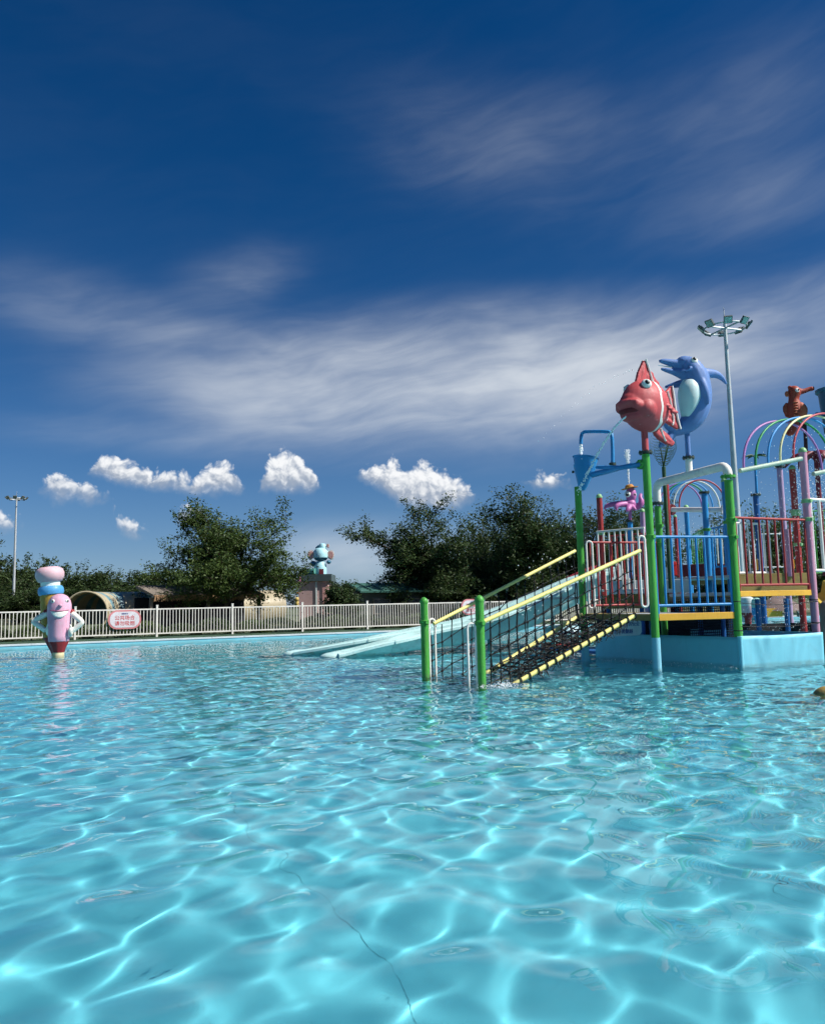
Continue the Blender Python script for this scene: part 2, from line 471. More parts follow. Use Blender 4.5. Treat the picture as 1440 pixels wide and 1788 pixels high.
ii = np.arange(R_ * MC).reshape(R_, MC)
FQ = np.stack([ii[:-1, :-1], ii[:-1, 1:], ii[1:, 1:], ii[1:, :-1]], -1).reshape(-1, 4)
me = bpy.data.meshes.new('water')
me.vertices.add(len(VV)); me.vertices.foreach_set('co', VV.ravel())
me.loops.add(len(FQ) * 4); me.loops.foreach_set('vertex_index', FQ.ravel().astype(np.int32))
me.polygons.add(len(FQ)); me.polygons.foreach_set('loop_start', np.arange(0, len(FQ) * 4, 4, dtype=np.int32))
me.polygons.foreach_set('use_smooth', np.ones(len(FQ), bool))
me.update(calc_edges=True)
wm = bpy.data.materials.new('pool_water'); wm.use_nodes = True
b = wm.node_tree.nodes['Principled BSDF']
b.inputs['Transmission Weight'].default_value = 1.0; b.inputs['IOR'].default_value = 1.333; b.inputs['Roughness'].default_value = 0.0
b.inputs['Base Color'].default_value = (0.93, 0.985, 1.0, 1)
me.materials.append(wm)
water = bpy.data.objects.new('water', me); COL.objects.link(water); tag(water, kind='structure')
water.cycles.is_caustics_caster = True

# hairline cracks and specks in the pool floor (seen through the water, so the survey ray is bent at the surface)
def floor_pt(px, py, lift=0.004):
    d = ray(px, py).normalized(); p = on(px, py, 0.0)
    nn = 1 / 1.333; ci = -d.z
    t = d * nn + Vector((0, 0, 1)) * (nn * ci - math.sqrt(1 - nn * nn * (1 - ci * ci)))
    return p + t * ((-DEPTH + lift) / t.z)
crackm = paint('crack_dirt', (0.05, 0.14, 0.17), 0.9, 0.2)
random.seed(3)
for pts in ([(398, 1388), (425, 1436), (470, 1478), (492, 1505), (524, 1520), (548, 1560), (590, 1602), (640, 1652), (690, 1694), (709, 1742), (736, 1792)],
            [(952, 1384), (980, 1396), (1020, 1404)], [(1154, 1444), (1172, 1462), (1196, 1482)], [(1308, 1514), (1340, 1536), (1416, 1566)]):
    P = [floor_pt(*p) for p in pts]
    P = [Vector(q) for q in spline([tuple(p) for p in P], 7)]
    P = [p + Vector((random.gauss(0, 0.004), random.gauss(0, 0.004), 0)) for p in P]
    g = G(); n = len(P); vs = []
    for i, p in enumerate(P):
        t = (P[min(i + 1, n - 1)] - P[max(i - 1, 0)]).normalized(); s_ = Vector((-t.y, t.x, 0)) * random.uniform(0.0003, 0.0011)
        vs += [p - s_, p + s_]
    g.add(vs, [(2 * i, 2 * i + 1, 2 * i + 3, 2 * i + 2) for i in range(n - 1)])
    o = g.build('floor_crack', crackm, pool_floor, smooth=False); 
# ------------------------------------------------------------------ poolside fence, signs, lamp masts
whitem = paint('white_paint', (0.86, 0.84, 0.78), 0.4, 0.26, 5.0)
FV = 3.3                                       # fence line, metres behind the water line
FZ = RIM - 0.01
f0 = uv(-22, FV, FZ)
fence = thing('picket_fence', f0, 'long white metal picket fence along the far side of the pool', 'fence')
PITCHF = 2.95
post = G().box((0, 0, 0.60), (0.07, 0.07, 1.20), (UX, VX, ZX)).box((0, 0, 1.215), (0.085, 0.085, 0.03), (UX, VX, ZX)).mesh('post', smooth=False); post.materials.append(whitem)
railm = G().box((PITCHF / 2 * UX.x, PITCHF / 2 * UX.y, 0), (PITCHF - 0.072, 0.035, 0.05), (UX, VX, ZX)).mesh('rail', smooth=False); railm.materials.append(whitem)
pick = G().box((0, 0, 0.60), (0.026, 0.022, 0.89), (UX, VX, ZX)).mesh('picket', smooth=False); pick.materials.append(whitem)
U0 = -22 + 0.55
random.seed(5)
npick = 0
for i in range(16):
    p = uv(U0 + i * PITCHF, FV, FZ)
    inst('post', post, fence, p)
    if i == 15: break
    r1 = inst('rail', railm, fence, p + ZX * 1.07); r2 = inst('rail', railm, fence, p + ZX * 0.13)
    if i < 12:
        for k in range(1, 24):
            inst('picket', pick, fence, p + UX * (PITCHF * k / 24) + ZX * random.uniform(-0.004, 0.004), (random.gauss(0, 0.006), random.gauss(0, 0.006), random.gauss(0, 0.05))); npick += 1
    else:                                       # far end behind the platforms
        gg = G()
        for k in range(1, 24):
            gg.box(p + UX * (PITCHF * k / 24) + ZX * 0.60, (0.026, 0.022, 0.89), (UX, VX, ZX))
        tag(gg.build('picket_row', whitem, fence, smooth=False), kind='stuff')

def roundrect(w, h, r, n=8):
    out = []
    for cx, cy, a0 in ((w / 2 - r, h / 2 - r, 0), (-w / 2 + r, h / 2 - r, 90), (-w / 2 + r, -h / 2 + r, 180), (w / 2 - r, -h / 2 + r, 270)):
        for k in range(n + 1):
            a = math.radians(a0 + 90 * k / n)
            out.append((cx + r * math.cos(a), cy + r * math.sin(a)))
    return out
signred = paint('sign_red', (0.62, 0.08, 0.09), 0.5, 0.15)
signpink = paint('sign_pink', (0.70, 0.26, 0.28), 0.5, 0.2)
signwhite = paint('sign_white', (0.75, 0.74, 0.80), 0.45, 0.12)
signblue = paint('sign_blue', (0.05, 0.08, 0.30), 0.5, 0.1)
def fence_sign(px, label, lines, head):
    a = at(px, 1080, 33.0)
    # slide along the fence line until the survey bearing fits
    best = min((uv(k * 0.05, FV - 0.06) for k in range(-440, 600)), key=lambda p: abs(p.x / p.y - a.x / a.y))
    c = Vector((best.x, best.y, FZ + (0.70 if px < 500 else 0.86)))
    t = thing('fence_sign', (c.x, c.y, FZ + 0.28), label, 'sign', 'oval signs hung on the fence')
    def outline(w, h, off): return [c + UX * x + ZX * z - VX * off for x, z in roundrect(w, h, h * 0.46)]
    G().plate(outline(1.20, 0.72, 0.0), VX, 0.02).build('border', signpink, t, smooth=False)
    G().plate(outline(1.07, 0.60, 0.012), VX, 0.006).build('face', signwhite, t, smooth=False)
    ax = (UX, ZX, -VX)
    text(lines[0], 0.185, c + ZX * 0.055 - VX * 0.017, ax, signred, t)
    text(lines[1], 0.185, c - ZX * 0.155 - VX * 0.017, ax, signred, t)
    text(head, 0.062, c + ZX * 0.215 - VX * 0.017, ax, signblue, t, 'heading')
    return t
fence_sign(219, 'pink-edged oval sign with red characters on the fence beside the pink pencil figure', ('公共场合', '请勿吸烟'), '温馨提示')
fence_sign(826, 'oval fence sign half hidden behind the green post of the net ramp', ('温馨提示', '请勿打闹'), '温馨提示')

steel = paint('galvanised_steel', (0.52, 0.56, 0.58), 0.4, 0.25, 3.0, metal=0.35)
lampdark = paint('lamp_housing', (0.10, 0.12, 0.12), 0.45, 0.3)
lensm = paint('lamp_lens', (0.30, 0.40, 0.38), 0.15, 0.1)
def lamp_mast(px, y, ring_py, tip_py, label, spin, nl=8):
    top = at(px, ring_py, y); zt = at(px, tip_py, y).z
    x, yy = top.x, top.y
    t = thing('lamp_mast', (x, yy, RIM), label, 'lamp mast', 'tall floodlight masts')
    h = top.z
    G().tube([(x, yy, RIM), (x, yy, h * 0.5), (x, yy, h + 0.2)], [0.16, 0.125, 0.075], 12).build('pole', steel, t)
    G().tube([(x, yy, h + 0.2), (x, yy, zt)], [0.035, 0.012], 8).build('lightning_rod', steel, t)
    g = G()
    R = 0.92
    g.tube([(x + R * math.cos(a), yy + R * math.sin(a), h) for a in [2 * math.pi * k / 32 for k in range(32)]], 0.035, 8, closed=True)
    for k in range(4):
        a = spin + math.pi * k / 4 * 2
        g.tube([(x, yy, h), (x + R * math.cos(a), yy + R * math.sin(a), h)], 0.04, 8)
    g.build('ring', steel, t)
    for k in range(nl):
        a = spin + 2 * math.pi * k / nl + 0.2
        d = Vector((math.cos(a), math.sin(a), 0)); tn = Vector((-d.y, d.x, 0))
        o_ = (d * 0.75 - ZX * 0.66).normalized(); up = tn.cross(o_)
        c = Vector((x, yy, h + 0.06)) + d * (R + 0.10)
        b = G().box(c, (0.36, 0.34, 0.09), (tn, up, o_)).box(c - o_ * 0.07, (0.16, 0.2, 0.07), (tn, up, o_)).build('floodlight', lampdark, t, smooth=False)
        G().box(c + o_ * 0.047, (0.31, 0.29, 0.006), (tn, up, o_)).build('lens', lensm, b, smooth=False)
    return t
lamp_mast(1265, 36, 573, 537, 'tall steel floodlight mast rising behind the dolphin figure', 0.35)
lamp_mast(29.5, 88, 871, 858, 'tall thin floodlight mast above the woods at the far left', 0.1)

# ------------------------------------------------------------------ trees
barkm = paint('bark', (0.07, 0.055, 0.042), 0.9, 0.5, 9.0, 0.3)
def leaf_mat(name, dark, light):
    m = bpy.data.materials.new(name); m.use_nodes = True
    N = NX(m.node_tree); b = m.node_tree.nodes['Principled BSDF']
    geo = N.node('ShaderNodeNewGeometry')
    tc = N.node('ShaderNodeTexCoord').outputs['Object']
    n = N.noise(tc, 0.5, 3.0, 0.6)
    f = N.m('ADD', N.m('MULTIPLY', geo.outputs['Random Per Island'], 0.32), N.m('MULTIPLY', n, 0.72))
    N.put(b.inputs['Base Color'], N.mix(N.ramp(f, 0.2, 0.9), dark, light))
    b.inputs['Roughness'].default_value = 0.55
    b.inputs['Specular IOR Level'].default_value = 0.25
    tr = N.node('ShaderNodeBsdfTranslucent'); N.put(tr.inputs[0], N.mix(N.ramp(f, 0.2, 0.9), tuple(c * 1.2 for c in dark), tuple(c * 1.3 for c in light)))
    mx = N.node('ShaderNodeMixShader'); mx.inputs[0].default_value = 0.25
    out = m.node_tree.nodes['Material Output']
    m.node_tree.links.new(b.outputs[0], mx.inputs[1]); m.node_tree.links.new(tr.outputs[0], mx.inputs[2]); m.node_tree.links.new(mx.outputs[0], out.inputs[0])
    return m
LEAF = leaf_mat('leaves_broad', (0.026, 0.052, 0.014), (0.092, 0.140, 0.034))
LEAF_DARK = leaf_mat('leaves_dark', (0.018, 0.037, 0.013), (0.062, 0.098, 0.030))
LEAF_FAR = leaf_mat('leaves_wood', (0.022, 0.046, 0.015), (0.068, 0.105, 0.032))

def leaf_mesh(name, pts, size, seed, mat, aspect=0.5):
    """one small folded blade at each point"""
    r_ = np.random.default_rng(seed); n = len(pts)
    pts = np.asarray(pts, float)
    d = r_.normal(size=(n, 3)); d[:, 2] = d[:, 2] * 0.6 - 0.15; d /= np.linalg.norm(d, axis=1)[:, None]
    up = r_.normal(size=(n, 3)) * 0.7 + np.array([0, 0, 1.0]); s_ = np.cross(d, up); s_ /= np.linalg.norm(s_, axis=1)[:, None] + 1e-9
    L = size * r_.uniform(0.6, 1.35, n)[:, None]; W = L * aspect
    nv = np.cross(s_, d)
    a = pts - d * L * 0.5; c = pts + d * L * 0.5
    bq = pts + s_ * W * 0.5 + nv * L * 0.10; dq = pts - s_ * W * 0.5 + nv * L * 0.10
    Vt = np.stack([a, bq, c, dq], 1).reshape(-1, 3).astype(np.float32)
    me = bpy.data.meshes.new(name)
    me.vertices.add(n * 4); me.vertices.foreach_set('co', Vt.ravel())
    me.loops.add(n * 4); me.loops.foreach_set('vertex_index', np.arange(n * 4, dtype=np.int32))
    me.polygons.add(n); me.polygons.foreach_set('loop_start', np.arange(0, n * 4, 4, dtype=np.int32))
    me.update(calc_edges=True); me.materials.append(mat)
    return me

def tree_parts(seed, h, rad, trunk_h, leaf=0.13, nleaf=15000, mat=None, upness=0.55, limbs=9, flat=0.85):
    """trunk, limbs and twigs grown outwards, leaves strung along the twigs; local coordinates"""
    rn = random.Random(seed); g = G(); tips = []
    def grow(p, d, L, r, lv):
        n = 5; pts = [p]; q = p; dd = d.normalized()
        for i in range(n):
            dd = (dd + Vector((rn.gauss(0, 0.13), rn.gauss(0, 0.13), rn.gauss(0.03, 0.09)))).normalized()
            q = q + dd * (L / n); pts.append(q)
        g.tube(pts, [r * (1 - 0.7 * i / n) for i in range(n + 1)], 6 if lv < 2 else 4, caps=False)
        if lv == 3:
            tips.append((pts, L)); return
        kids = (0, 8, 5)[lv] if lv else 0
        for k in range(kids):
            i = rn.randint(2 if lv < 2 else 1, n); base = pts[i]
            side = Vector((rn.gauss(0, 1), rn.gauss(0, 1), rn.gauss(0.15, 0.55))).normalized()
            nd = (dd * 0.75 + side * 0.85).normalized()
            grow(base, nd, L * rn.uniform(0.42, 0.68), r * 0.45, lv + 1)
        tips.append((pts[2:], L * 0.6))
    top = Vector((rn.gauss(0, 0.15), rn.gauss(0, 0.15), trunk_h))
    g.tube([(0, 0, -0.1), (0.02, 0.01, trunk_h * 0.5), tuple(top), tuple(top + Vector((0.1, 0, h * 0.25)))], [h * 0.028, h * 0.022, h * 0.019, h * 0.010], 8)
    for k in range(limbs):
        a = 2 * math.pi * (k + rn.uniform(-0.3, 0.3)) / limbs
        el = rn.uniform(0.12, 1.15) if k % 3 else rn.uniform(0.9, 1.4)
        d = Vector((math.cos(a) * math.cos(el), math.sin(a) * math.cos(el), math.sin(el) * 1.0))
        reach = 1 / math.sqrt((math.cos(el) / (rad * 1.22)) ** 2 + (math.sin(el) / max(h - trunk_h, 0.5)) ** 2)
        grow(top + ZX * rn.uniform(-0.1, 0.18) * h * 0.5, d, reach * rn.uniform(0.52, 0.76), h * 0.011, 1)
    r_ = np.random.default_rng(seed + 99)
    w = np.array([L for _, L in tips]); w = w / w.sum()
    pick_ = r_.choice(len(tips), nleaf, p=w)
    P = np.zeros((nleaf, 3))
    for i, k in enumerate(pick_):
        pts, L = tips[k]
        s_ = r_.uniform(0.15, 1.08) * (len(pts) - 1); j = min(int(s_), len(pts) - 2); f = s_ - j
        P[i] = np.array(pts[j]) * (1 - f) + np.array(pts[j + 1]) * f
    P += r_.normal(size=P.shape) * np.array([0.17, 0.17, 0.12]) * (h / 6.0)
    tm = g.mesh('trunk'); tm.materials.append(barkm)
    return tm, leaf_mesh('crown', P, leaf, seed + 7, mat or LEAF)

def put_tree(parts, loc, label, group, rz=0.0, s=1.0, name='tree', sz=None):
    t = thing(name, loc, label, 'tree', group)
    t.rotation_euler = (0, 0, rz); t.scale = (s, s, sz or s)
    for nm, me in zip(('trunk', 'crown'), parts):
        o = bpy.data.objects.new(nm, me); COL.objects.link(o); o.parent = t
    return t
def tree_at(px_l, px_r, py_top, y, seed, label, group, trunk=0.26, leaf=0.15, n=15000, mat=None, limbs=15, name='tree'):
    c = at((px_l + px_r) / 2, py_top, y); w = (at(px_r, py_top, y) - at(px_l, py_top, y)).x / 2
    h = c.z - RIM
    return put_tree(tree_parts(seed, h, w, h * trunk, leaf, n, mat, limbs=limbs), (c.x, c.y, RIM - 0.05), label, group, name=name)
TG = 'broad trees standing behind the pool fence'
tree_at(262, 520, 902, 44, 21, 'broad spreading tree over the thatched shelter left of the elephant tower', TG, 0.22, 0.15, 46000)
tree_at(572, 630, 974, 39.5, 33, 'small dark tree hiding the right side of the elephant tower', TG, 0.06, 0.13, 15000, LEAF_DARK)
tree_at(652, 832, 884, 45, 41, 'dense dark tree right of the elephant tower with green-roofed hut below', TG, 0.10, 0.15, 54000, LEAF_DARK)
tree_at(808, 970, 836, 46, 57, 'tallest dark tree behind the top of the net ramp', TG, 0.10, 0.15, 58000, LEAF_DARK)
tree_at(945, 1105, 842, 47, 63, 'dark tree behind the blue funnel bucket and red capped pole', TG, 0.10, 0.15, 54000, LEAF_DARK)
tree_at(1060, 1200, 895, 52, 71, 'lower tree behind the pink octopus figure', TG, 0.12, 0.15, 24000, LEAF)
tree_at(1215, 1300, 874, 50, 83, 'tree seen between the blue poles under the white overhead pipe', TG, 0.12, 0.18, 10000, LEAF)
tree_at(1285, 1390, 880, 48, 91, 'tree behind the dark blue flanged pole and red railing', TG, 0.12, 0.18, 12000, LEAF)
tree_at(1385, 1480, 888, 50, 97, 'tree at the right edge behind the pink pole', TG, 0.12, 0.18, 12000, LEAF)

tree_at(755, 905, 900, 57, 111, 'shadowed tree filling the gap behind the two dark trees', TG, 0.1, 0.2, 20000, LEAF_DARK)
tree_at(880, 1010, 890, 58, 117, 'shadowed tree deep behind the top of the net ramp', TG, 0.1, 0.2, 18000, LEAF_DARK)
# the wood on the hill at the left: trees one can tell apart, from a few grown shapes
far = [tree_parts(201, 9, 5.0, 1.4, 0.42, 9000, LEAF_FAR, limbs=11), tree_parts(202, 9, 4.2, 1.2, 0.42, 9000, LEAF_FAR, limbs=11), tree_parts(203, 9, 4.8, 1.0, 0.42, 9000, LEAF_DARK, limbs=11)]
random.seed(8)
prof = [(-60, 955), (-20, 958), (15, 966), (48, 970), (75, 984), (108, 988), (140, 984), (172, 992), (205, 994), (238, 996), (262, 994), (292, 990), (325, 996), (352, 1000), (560, 1008), (1100, 985)]
where = ['partly cut by the left edge', 'at the left edge', 'behind the thin lamp mast', 'right of the thin lamp mast', 'above the pencil figures', 'just right of the pink hat', 'above the tunnel mouth', 'over the striped tunnel', 'over the blue tunnel band', 'over the cream tunnel band', 'left of the thatched shelter', 'over the left end of the thatched shelter', 'behind the broad tree', 'deep behind the broad tree', 'behind the elephant tower', 'far behind the octopus']
for k, (px, py) in enumerate(prof):
    y = random.uniform(92, 118); p = at(px, py, y)
    s = (p.z - RIM) / 10.2
    put_tree(far[k % 3], (p.x, p.y, RIM - 0.2), 'rounded tree of the far wood, ' + where[k], 'trees of the wood on the left', random.uniform(0, 6.28), max(s, 0.75) * 1.05, 'wood_tree', s * 1.05)
for k, px in enumerate((-30, 30, 90, 150, 215, 270, 330, 400)):
    y = random.uniform(74, 86); p = at(px, 1024 - 4 * (k % 3), y); s = (p.z - RIM) / 9.3
    put_tree(far[(k + 1) % 3], (p.x, p.y, RIM - 0.2), 'low tree at the foot of the wood, ' + ['cut by the left edge', 'below the thin lamp mast', 'behind the hat of the pencil figure', 'behind the tunnel mouth', 'behind the blue tunnel band', 'behind the thatched shelter', 'behind the broad tree trunk', 'right of the broad tree trunk'][k], 'trees of the wood on the left', random.uniform(0, 6.28), 0.85, 'wood_tree', s)

# clipped shrubs along the fence
shr = []
for sd in (301, 302, 303):
    r_ = np.random.default_rng(sd); n = 2600
    P = r_.normal(size=(n, 3)); P /= np.linalg.norm(P, axis=1)[:, None]; P *= (r_.uniform(0.55, 1.05, n) ** 0.5)[:, None]
    P *= np.array([0.95, 0.5, 0.42]); P[:, 2] = np.abs(P[:, 2]) * 1.5
    shr.append(leaf_mesh('leaves', P, 0.085, sd, LEAF_DARK if sd != 302 else LEAF))
nearby = ['at the left picture edge', 'left of the pencil figures', 'behind the pencil figures', 'under the tunnel mouth', 'left of the oval fence sign', 'under the oval fence sign', 'right of the oval fence sign', 'under the thatched shelter, left', 'under the thatched shelter, middle', 'under the thatched shelter, right', 'left of the climbing frame', 'below the orange climbing frame', 'below the small dark tree', 'left of the green-roofed hut', 'below the green-roofed hut, left', 'below the green-roofed hut, middle', 'left of the first green ramp post', 'between the two green ramp posts', 'behind the net ramp, left', 'behind the net ramp, right']
for k in range(20):
    p = uv(-13.5 + k * 1.35 + random.uniform(-0.2, 0.2), FV + 0.9 + random.uniform(-0.1, 0.35), RIM - 0.05)
    t = thing('shrub', p, 'dark clipped shrub behind the white fence, ' + nearby[k], 'shrub', 'shrubs behind the fence')
    t.rotation_euler = (0, 0, ANG + random.uniform(-0.3, 0.3)); q_ = random.uniform(0.85, 1.15); t.scale = (q_, q_, q_ * random.uniform(0.9, 1.2))
    o = bpy.data.objects.new('leaves', shr[k % 3]); COL.objects.link(o); o.parent = t
    o2 = G().tube([(0, 0, 0), (0.02, 0, 0.3)], [0.03, 0.015], 6).mesh('stem'); o2.materials.append(barkm)
    oo = bpy.data.objects.new('stem', o2); COL.objects.link(oo); oo.parent = t
# ------------------------------------------------------------------ play platforms
GREEN = paint('green_paint', (0.075, 0.36, 0.055), 0.32, 0.18, 4.0)
GREEN_CAP = paint('pale_green_plastic', (0.26, 0.52, 0.24), 0.4, 0.2)
BLUE = paint('blue_paint', (0.025, 0.26, 0.60), 0.32, 0.18, 4.0)
NAVY = paint('navy_paint', (0.015, 0.11, 0.33), 0.35, 0.2, 4.0)
RED = paint('red_paint', (0.36, 0.035, 0.035), 0.35, 0.2, 4.0)
PINK = paint('pink_paint', (0.62, 0.30, 0.42), 0.38, 0.2, 4.0)
LILAC = paint('lilac_paint', (0.42, 0.30, 0.48), 0.4, 0.2, 4.0)
YELLOW = paint('yellow_paint', (0.86, 0.78, 0.26), 0.35, 0.2, 5.0)
AMBER = paint('amber_board', (0.80, 0.43, 0.045), 0.45, 0.22, 5.0)
OLIVE = paint('olive_and_shaded_amber', (0.30, 0.21, 0.06), 0.55, 0.3, 5.0)  # rear olive boards; also amber boards with shade put into the colour
SLEEVE = paint('pale_blue_sleeve', (0.24, 0.58, 0.72), 0.5, 0.2, 3.0)
AQUA = paint('aqua_fibreglass', (0.54, 0.80, 0.78), 0.30, 0.3, 2.0)
WHITEG = paint('white_fibreglass', (0.70, 0.78, 0.76), 0.3, 0.2, 3.0)
DARKFL = paint('dark_flange', (0.035, 0.06, 0.05), 0.4, 0.4)
ROPE = paint('black_rope', (0.012, 0.014, 0.016), 0.8, 0.3, 20.0, 0.2)
ROPEB = paint('frayed_rope', (0.055, 0.045, 0.035), 0.9, 0.5, 20.0, 0.2)
PLATE = paint('grey_deck_plate', (0.42, 0.47, 0.48), 0.5, 0.3)
MAROON = paint('maroon_panel', (0.20, 0.03, 0.04), 0.5, 0.3)
TIE = paint('black_cable', (0.01, 0.01, 0.012), 0.6, 0.1)

pA, pB = on(1147, 1173), on(1292, 1166)
pP = at(1424, 1105, 15.15); pD = on(1022, 1160)
pC = at(1158, 1075, 16.4)
for p in (pA, pB, pP, pD, pC): p.z = 0.0
RP = 0.066
def zat(px, py, p): return at(px, py, p.y).z

def ring_flange(g, c, r, axis=(0, 0, 1), bolts=8, t=0.035):
    c = Vector(c); a = Vector(axis).normalized()
    g.lathe([(r, -t / 2), (r, t / 2)], c, a, 20)
    x = a.orthogonal().normalized(); y = a.cross(x)
    for k in range(bolts):
        d = x * math.cos(2 * math.pi * k / bolts) + y * math.sin(2 * math.pi * k / bolts)
        g.lathe([(0.014, -t), (0.014, t)], c + d * (r * 0.82), a, 6)
def pole(parent, p, z1, mat, r=RP, z0=-0.5, cap=None, collars=(), ties=(), sleeve=None, flange=None, flm=None, name='pole', dome=True):
    p = Vector((p[0], p[1], 0)); o = G().tube([p + ZX * z0, p + ZX * z1], r, 18).build(name, mat, parent)
    for zc in collars:
        g = G().lathe([(r + 0.004, -0.036), (r + 0.014, -0.03), (r + 0.014, 0.03), (r + 0.004, 0.036)], p + ZX * zc, n=20)
        g.box(p + ZX * zc - VX * (r + 0.02), (0.05, 0.05, 0.05), (UX, VX, ZX))
        g.build('collar', GREEN if mat in (GREEN, BLUE) else GREEN_CAP, o)
    for zc in ties:
        G().lathe([(r + 0.001, -0.008), (r + 0.008, 0), (r + 0.001, 0.008)], p + ZX * zc, n=18).build('cable_tie', TIE, o)
    if sleeve:
        G().tube([p + ZX * z0, p + ZX * sleeve], r + 0.008, 18).build('sleeve', SLEEVE, o)
    if cap:
        G().lathe([(r + 0.006, -0.02), (r + 0.008, 0.0), (r * 0.95, 0.035), (r * 0.6, 0.065), (0.004, 0.078)], p + ZX * z1, n=18).build('cap', cap, o)
    if flange:
        g = G(); ring_flange(g, p + ZX * flange, r * 1.75); g.build('flange', flm or DARKFL, o)
    return o
def railing(parent, a, b, z0, z1, mat, n, r=0.021, rb=0.016, foot=0.0, name='railing', lift=0.0):
    """top and bottom rails with n uprights as sub-parts"""
    a = Vector((a[0], a[1], 0)); b = Vector((b[0], b[1], 0))
    rail = G().tube([a + ZX * z1, b + ZX * (z1 + lift)], r, 10).build(name, mat, parent)
    G().tube([a + ZX * z0, b + ZX * (z0 + lift)], r, 10).build('bottom_rail', mat, rail)
    me = G().tube([(0, 0, 0), (0, 0, z1 - z0)], rb, 8).mesh('baluster'); me.materials.append(mat)
    d = b - a
    for k in range(n):
        t = (k + 0.15) / (n - 0.7)
        inst('baluster', me, rail, a + d * t + ZX * (z0 + lift * t))
    if foot:
        for t in (0.15 / (n - 0.7), (n - 0.85) / (n - 0.7)):
            G().tube([a + d * t + ZX * (z0 + 0.02), a + d * t + ZX * (z0 - foot)], rb * 1.35, 10).build('foot', mat, rail)
    return rail
def board(parent, a, b, z0, z1, mat, th=0.05, name='fascia_board', out=0.0):
    a = Vector((a[0], a[1], 0)); b = Vector((b[0], b[1], 0)); d = (b - a).normalized(); nrm = Vector((d.y, -d.x, 0))
    c = (a + b) / 2 + ZX * (z0 + z1) / 2 + nrm * out
    return G().box(c, ((b - a).length, th, z1 - z0), (d, nrm, ZX)).build(name, mat, parent, smooth=False, bevel=0.006)

# --- front platform: green poles A-D, pink pole, two decks
front = thing('play_platform', pA, 'front play platform on green and pink poles with blue and red railings', 'play platform')
zB = 2.23
pole(front, pA, zat(1130, 793, pA), GREEN, collars=(2.24,), sleeve=0.56, flange=zat(1130, 790, pA))
pole(front, pB, zat(1278, 838, pB), GREEN, RP * 1.12, collars=(zat(1283, 908, pB), zat(1285, 938, pB)), ties=(zat(1287, 1050, pB), zat(1290, 1101, pB)), flange=zat(1278, 832, pB), flm=GREEN)
pole(front, pC, zat(1152, 884, pC), GREEN, collars=(zat(1154, 918, pC), zat(1155, 950, pC)), flange=zat(1152, 879, pC))
pole(front, pD, zat(1012, 850, pD), GREEN, sleeve=0.34)
pole(front, pP, zat(1408, 788, pP), PINK, RP * 1.06, cap=GREEN_CAP, collars=(zat(1411, 875, pP), zat(1412, 907, pP)), ties=(zat(1417, 1047, pP), zat(1417, 1050, pP), zat(1419, 1087, pP)))
ZD1 = 0.95; ZD2 = zat(1350, 1031, (pB + pP) / 2)
dAB = (pB - pA).normalized(); nAB = Vector((dAB.y, -dAB.x, 0))
fA, fB = pA + dAB * 0.07, pB - dAB * 0.07
board(front, fA - nAB * 0.0, fB, ZD1 - 0.115, ZD1, AMBER, 0.06)
board(front, pA + (pD - pA).normalized() * 0.08, pD - (pD - pA).normalized() * 0.08, ZD1 - 0.115, ZD1, OLIVE, 0.06)  # side edge of the amber deck, its shade painted in as olive
board(front, pD + (pC - pD).normalized() * 0.08, pC - (pC - pD).normalized() * 0.08, ZD1 - 0.115, ZD1, OLIVE, 0.06)
G().slab([pA - nAB * 0.06, pB - nAB * 0.06, pC, pD], ZD1 - 0.06, ZD1 - 0.012).build('deck_plate', PLATE, front, smooth=False)
railing(front, pA + dAB * 0.05 - nAB * 0.0, pB - dAB * 0.06, 1.085, 2.24, BLUE, 10, 0.025, 0.021, 0.20, 'blue_railing')
railing(front, pD + (pC - pD) * 0.10, pC - (pC - pD).normalized() * 0.07, 1.10, zat(1060, 946, pD), RED, 11, 0.022, 0.018, 0.0, 'red_railing')
dBP = (pP - pB).normalized()
board(front, pB + dBP * 0.08, pP - dBP * 0.08, ZD2 - 0.10, ZD2, AMBER, 0.06)
G().slab([pB + dBP * 0.06 + VX * 0.05, pP + VX * 0.05, pP + VX * 1.6, pB + VX * 1.6], ZD2 - 0.07, ZD2 - 0.012).build('deck_plate', PLATE, front, smooth=False)
railing(front, pB + dBP * 0.07, pP - dBP * 0.07, zat(1350, 1021, (pB + pP) / 2), zat(1350, 906, (pB + pP) / 2), RED, 10, 0.024, 0.02, 0.16, 'red_railing')
# white overhead pipe from pole C to pole B with a tee for the dolphin
zc0, zb0 = zat(1152, 879, pC), zat(1278, 832, pB)
dCB = (pB - pC).normalized(); zt = zb0 + 0.20
path = [pC + ZX * zc0]
for k in range(7):
    a = math.pi / 2 * k / 6; path.append(pC + ZX * (zt - 0.16 + 0.16 * math.sin(a)) + dCB * (0.16 - 0.16 * math.cos(a)))
for k in range(7):
    a = math.pi / 2 * k / 6; path.append(pB + ZX * (zt - 0.16 + 0.16 * math.cos(a)) - dCB * (0.16 - 0.16 * math.sin(a)))
path.append(pB + ZX * zb0)
opipe = G().tube(path, 0.078, 18).build('overhead_pipe', whitem, front)
pT = pC + dCB * ((pB - pC).length * 0.50)
ztop = zat(1211, 799, pT)
G().tube([pT + ZX * zt, pT + ZX * ztop], 0.062, 16).build('tee_pipe', whitem, opipe)
g = G(); ring_flange(g, pT + ZX * ztop, 0.11); g.build('tee_flange', DARKFL, opipe)

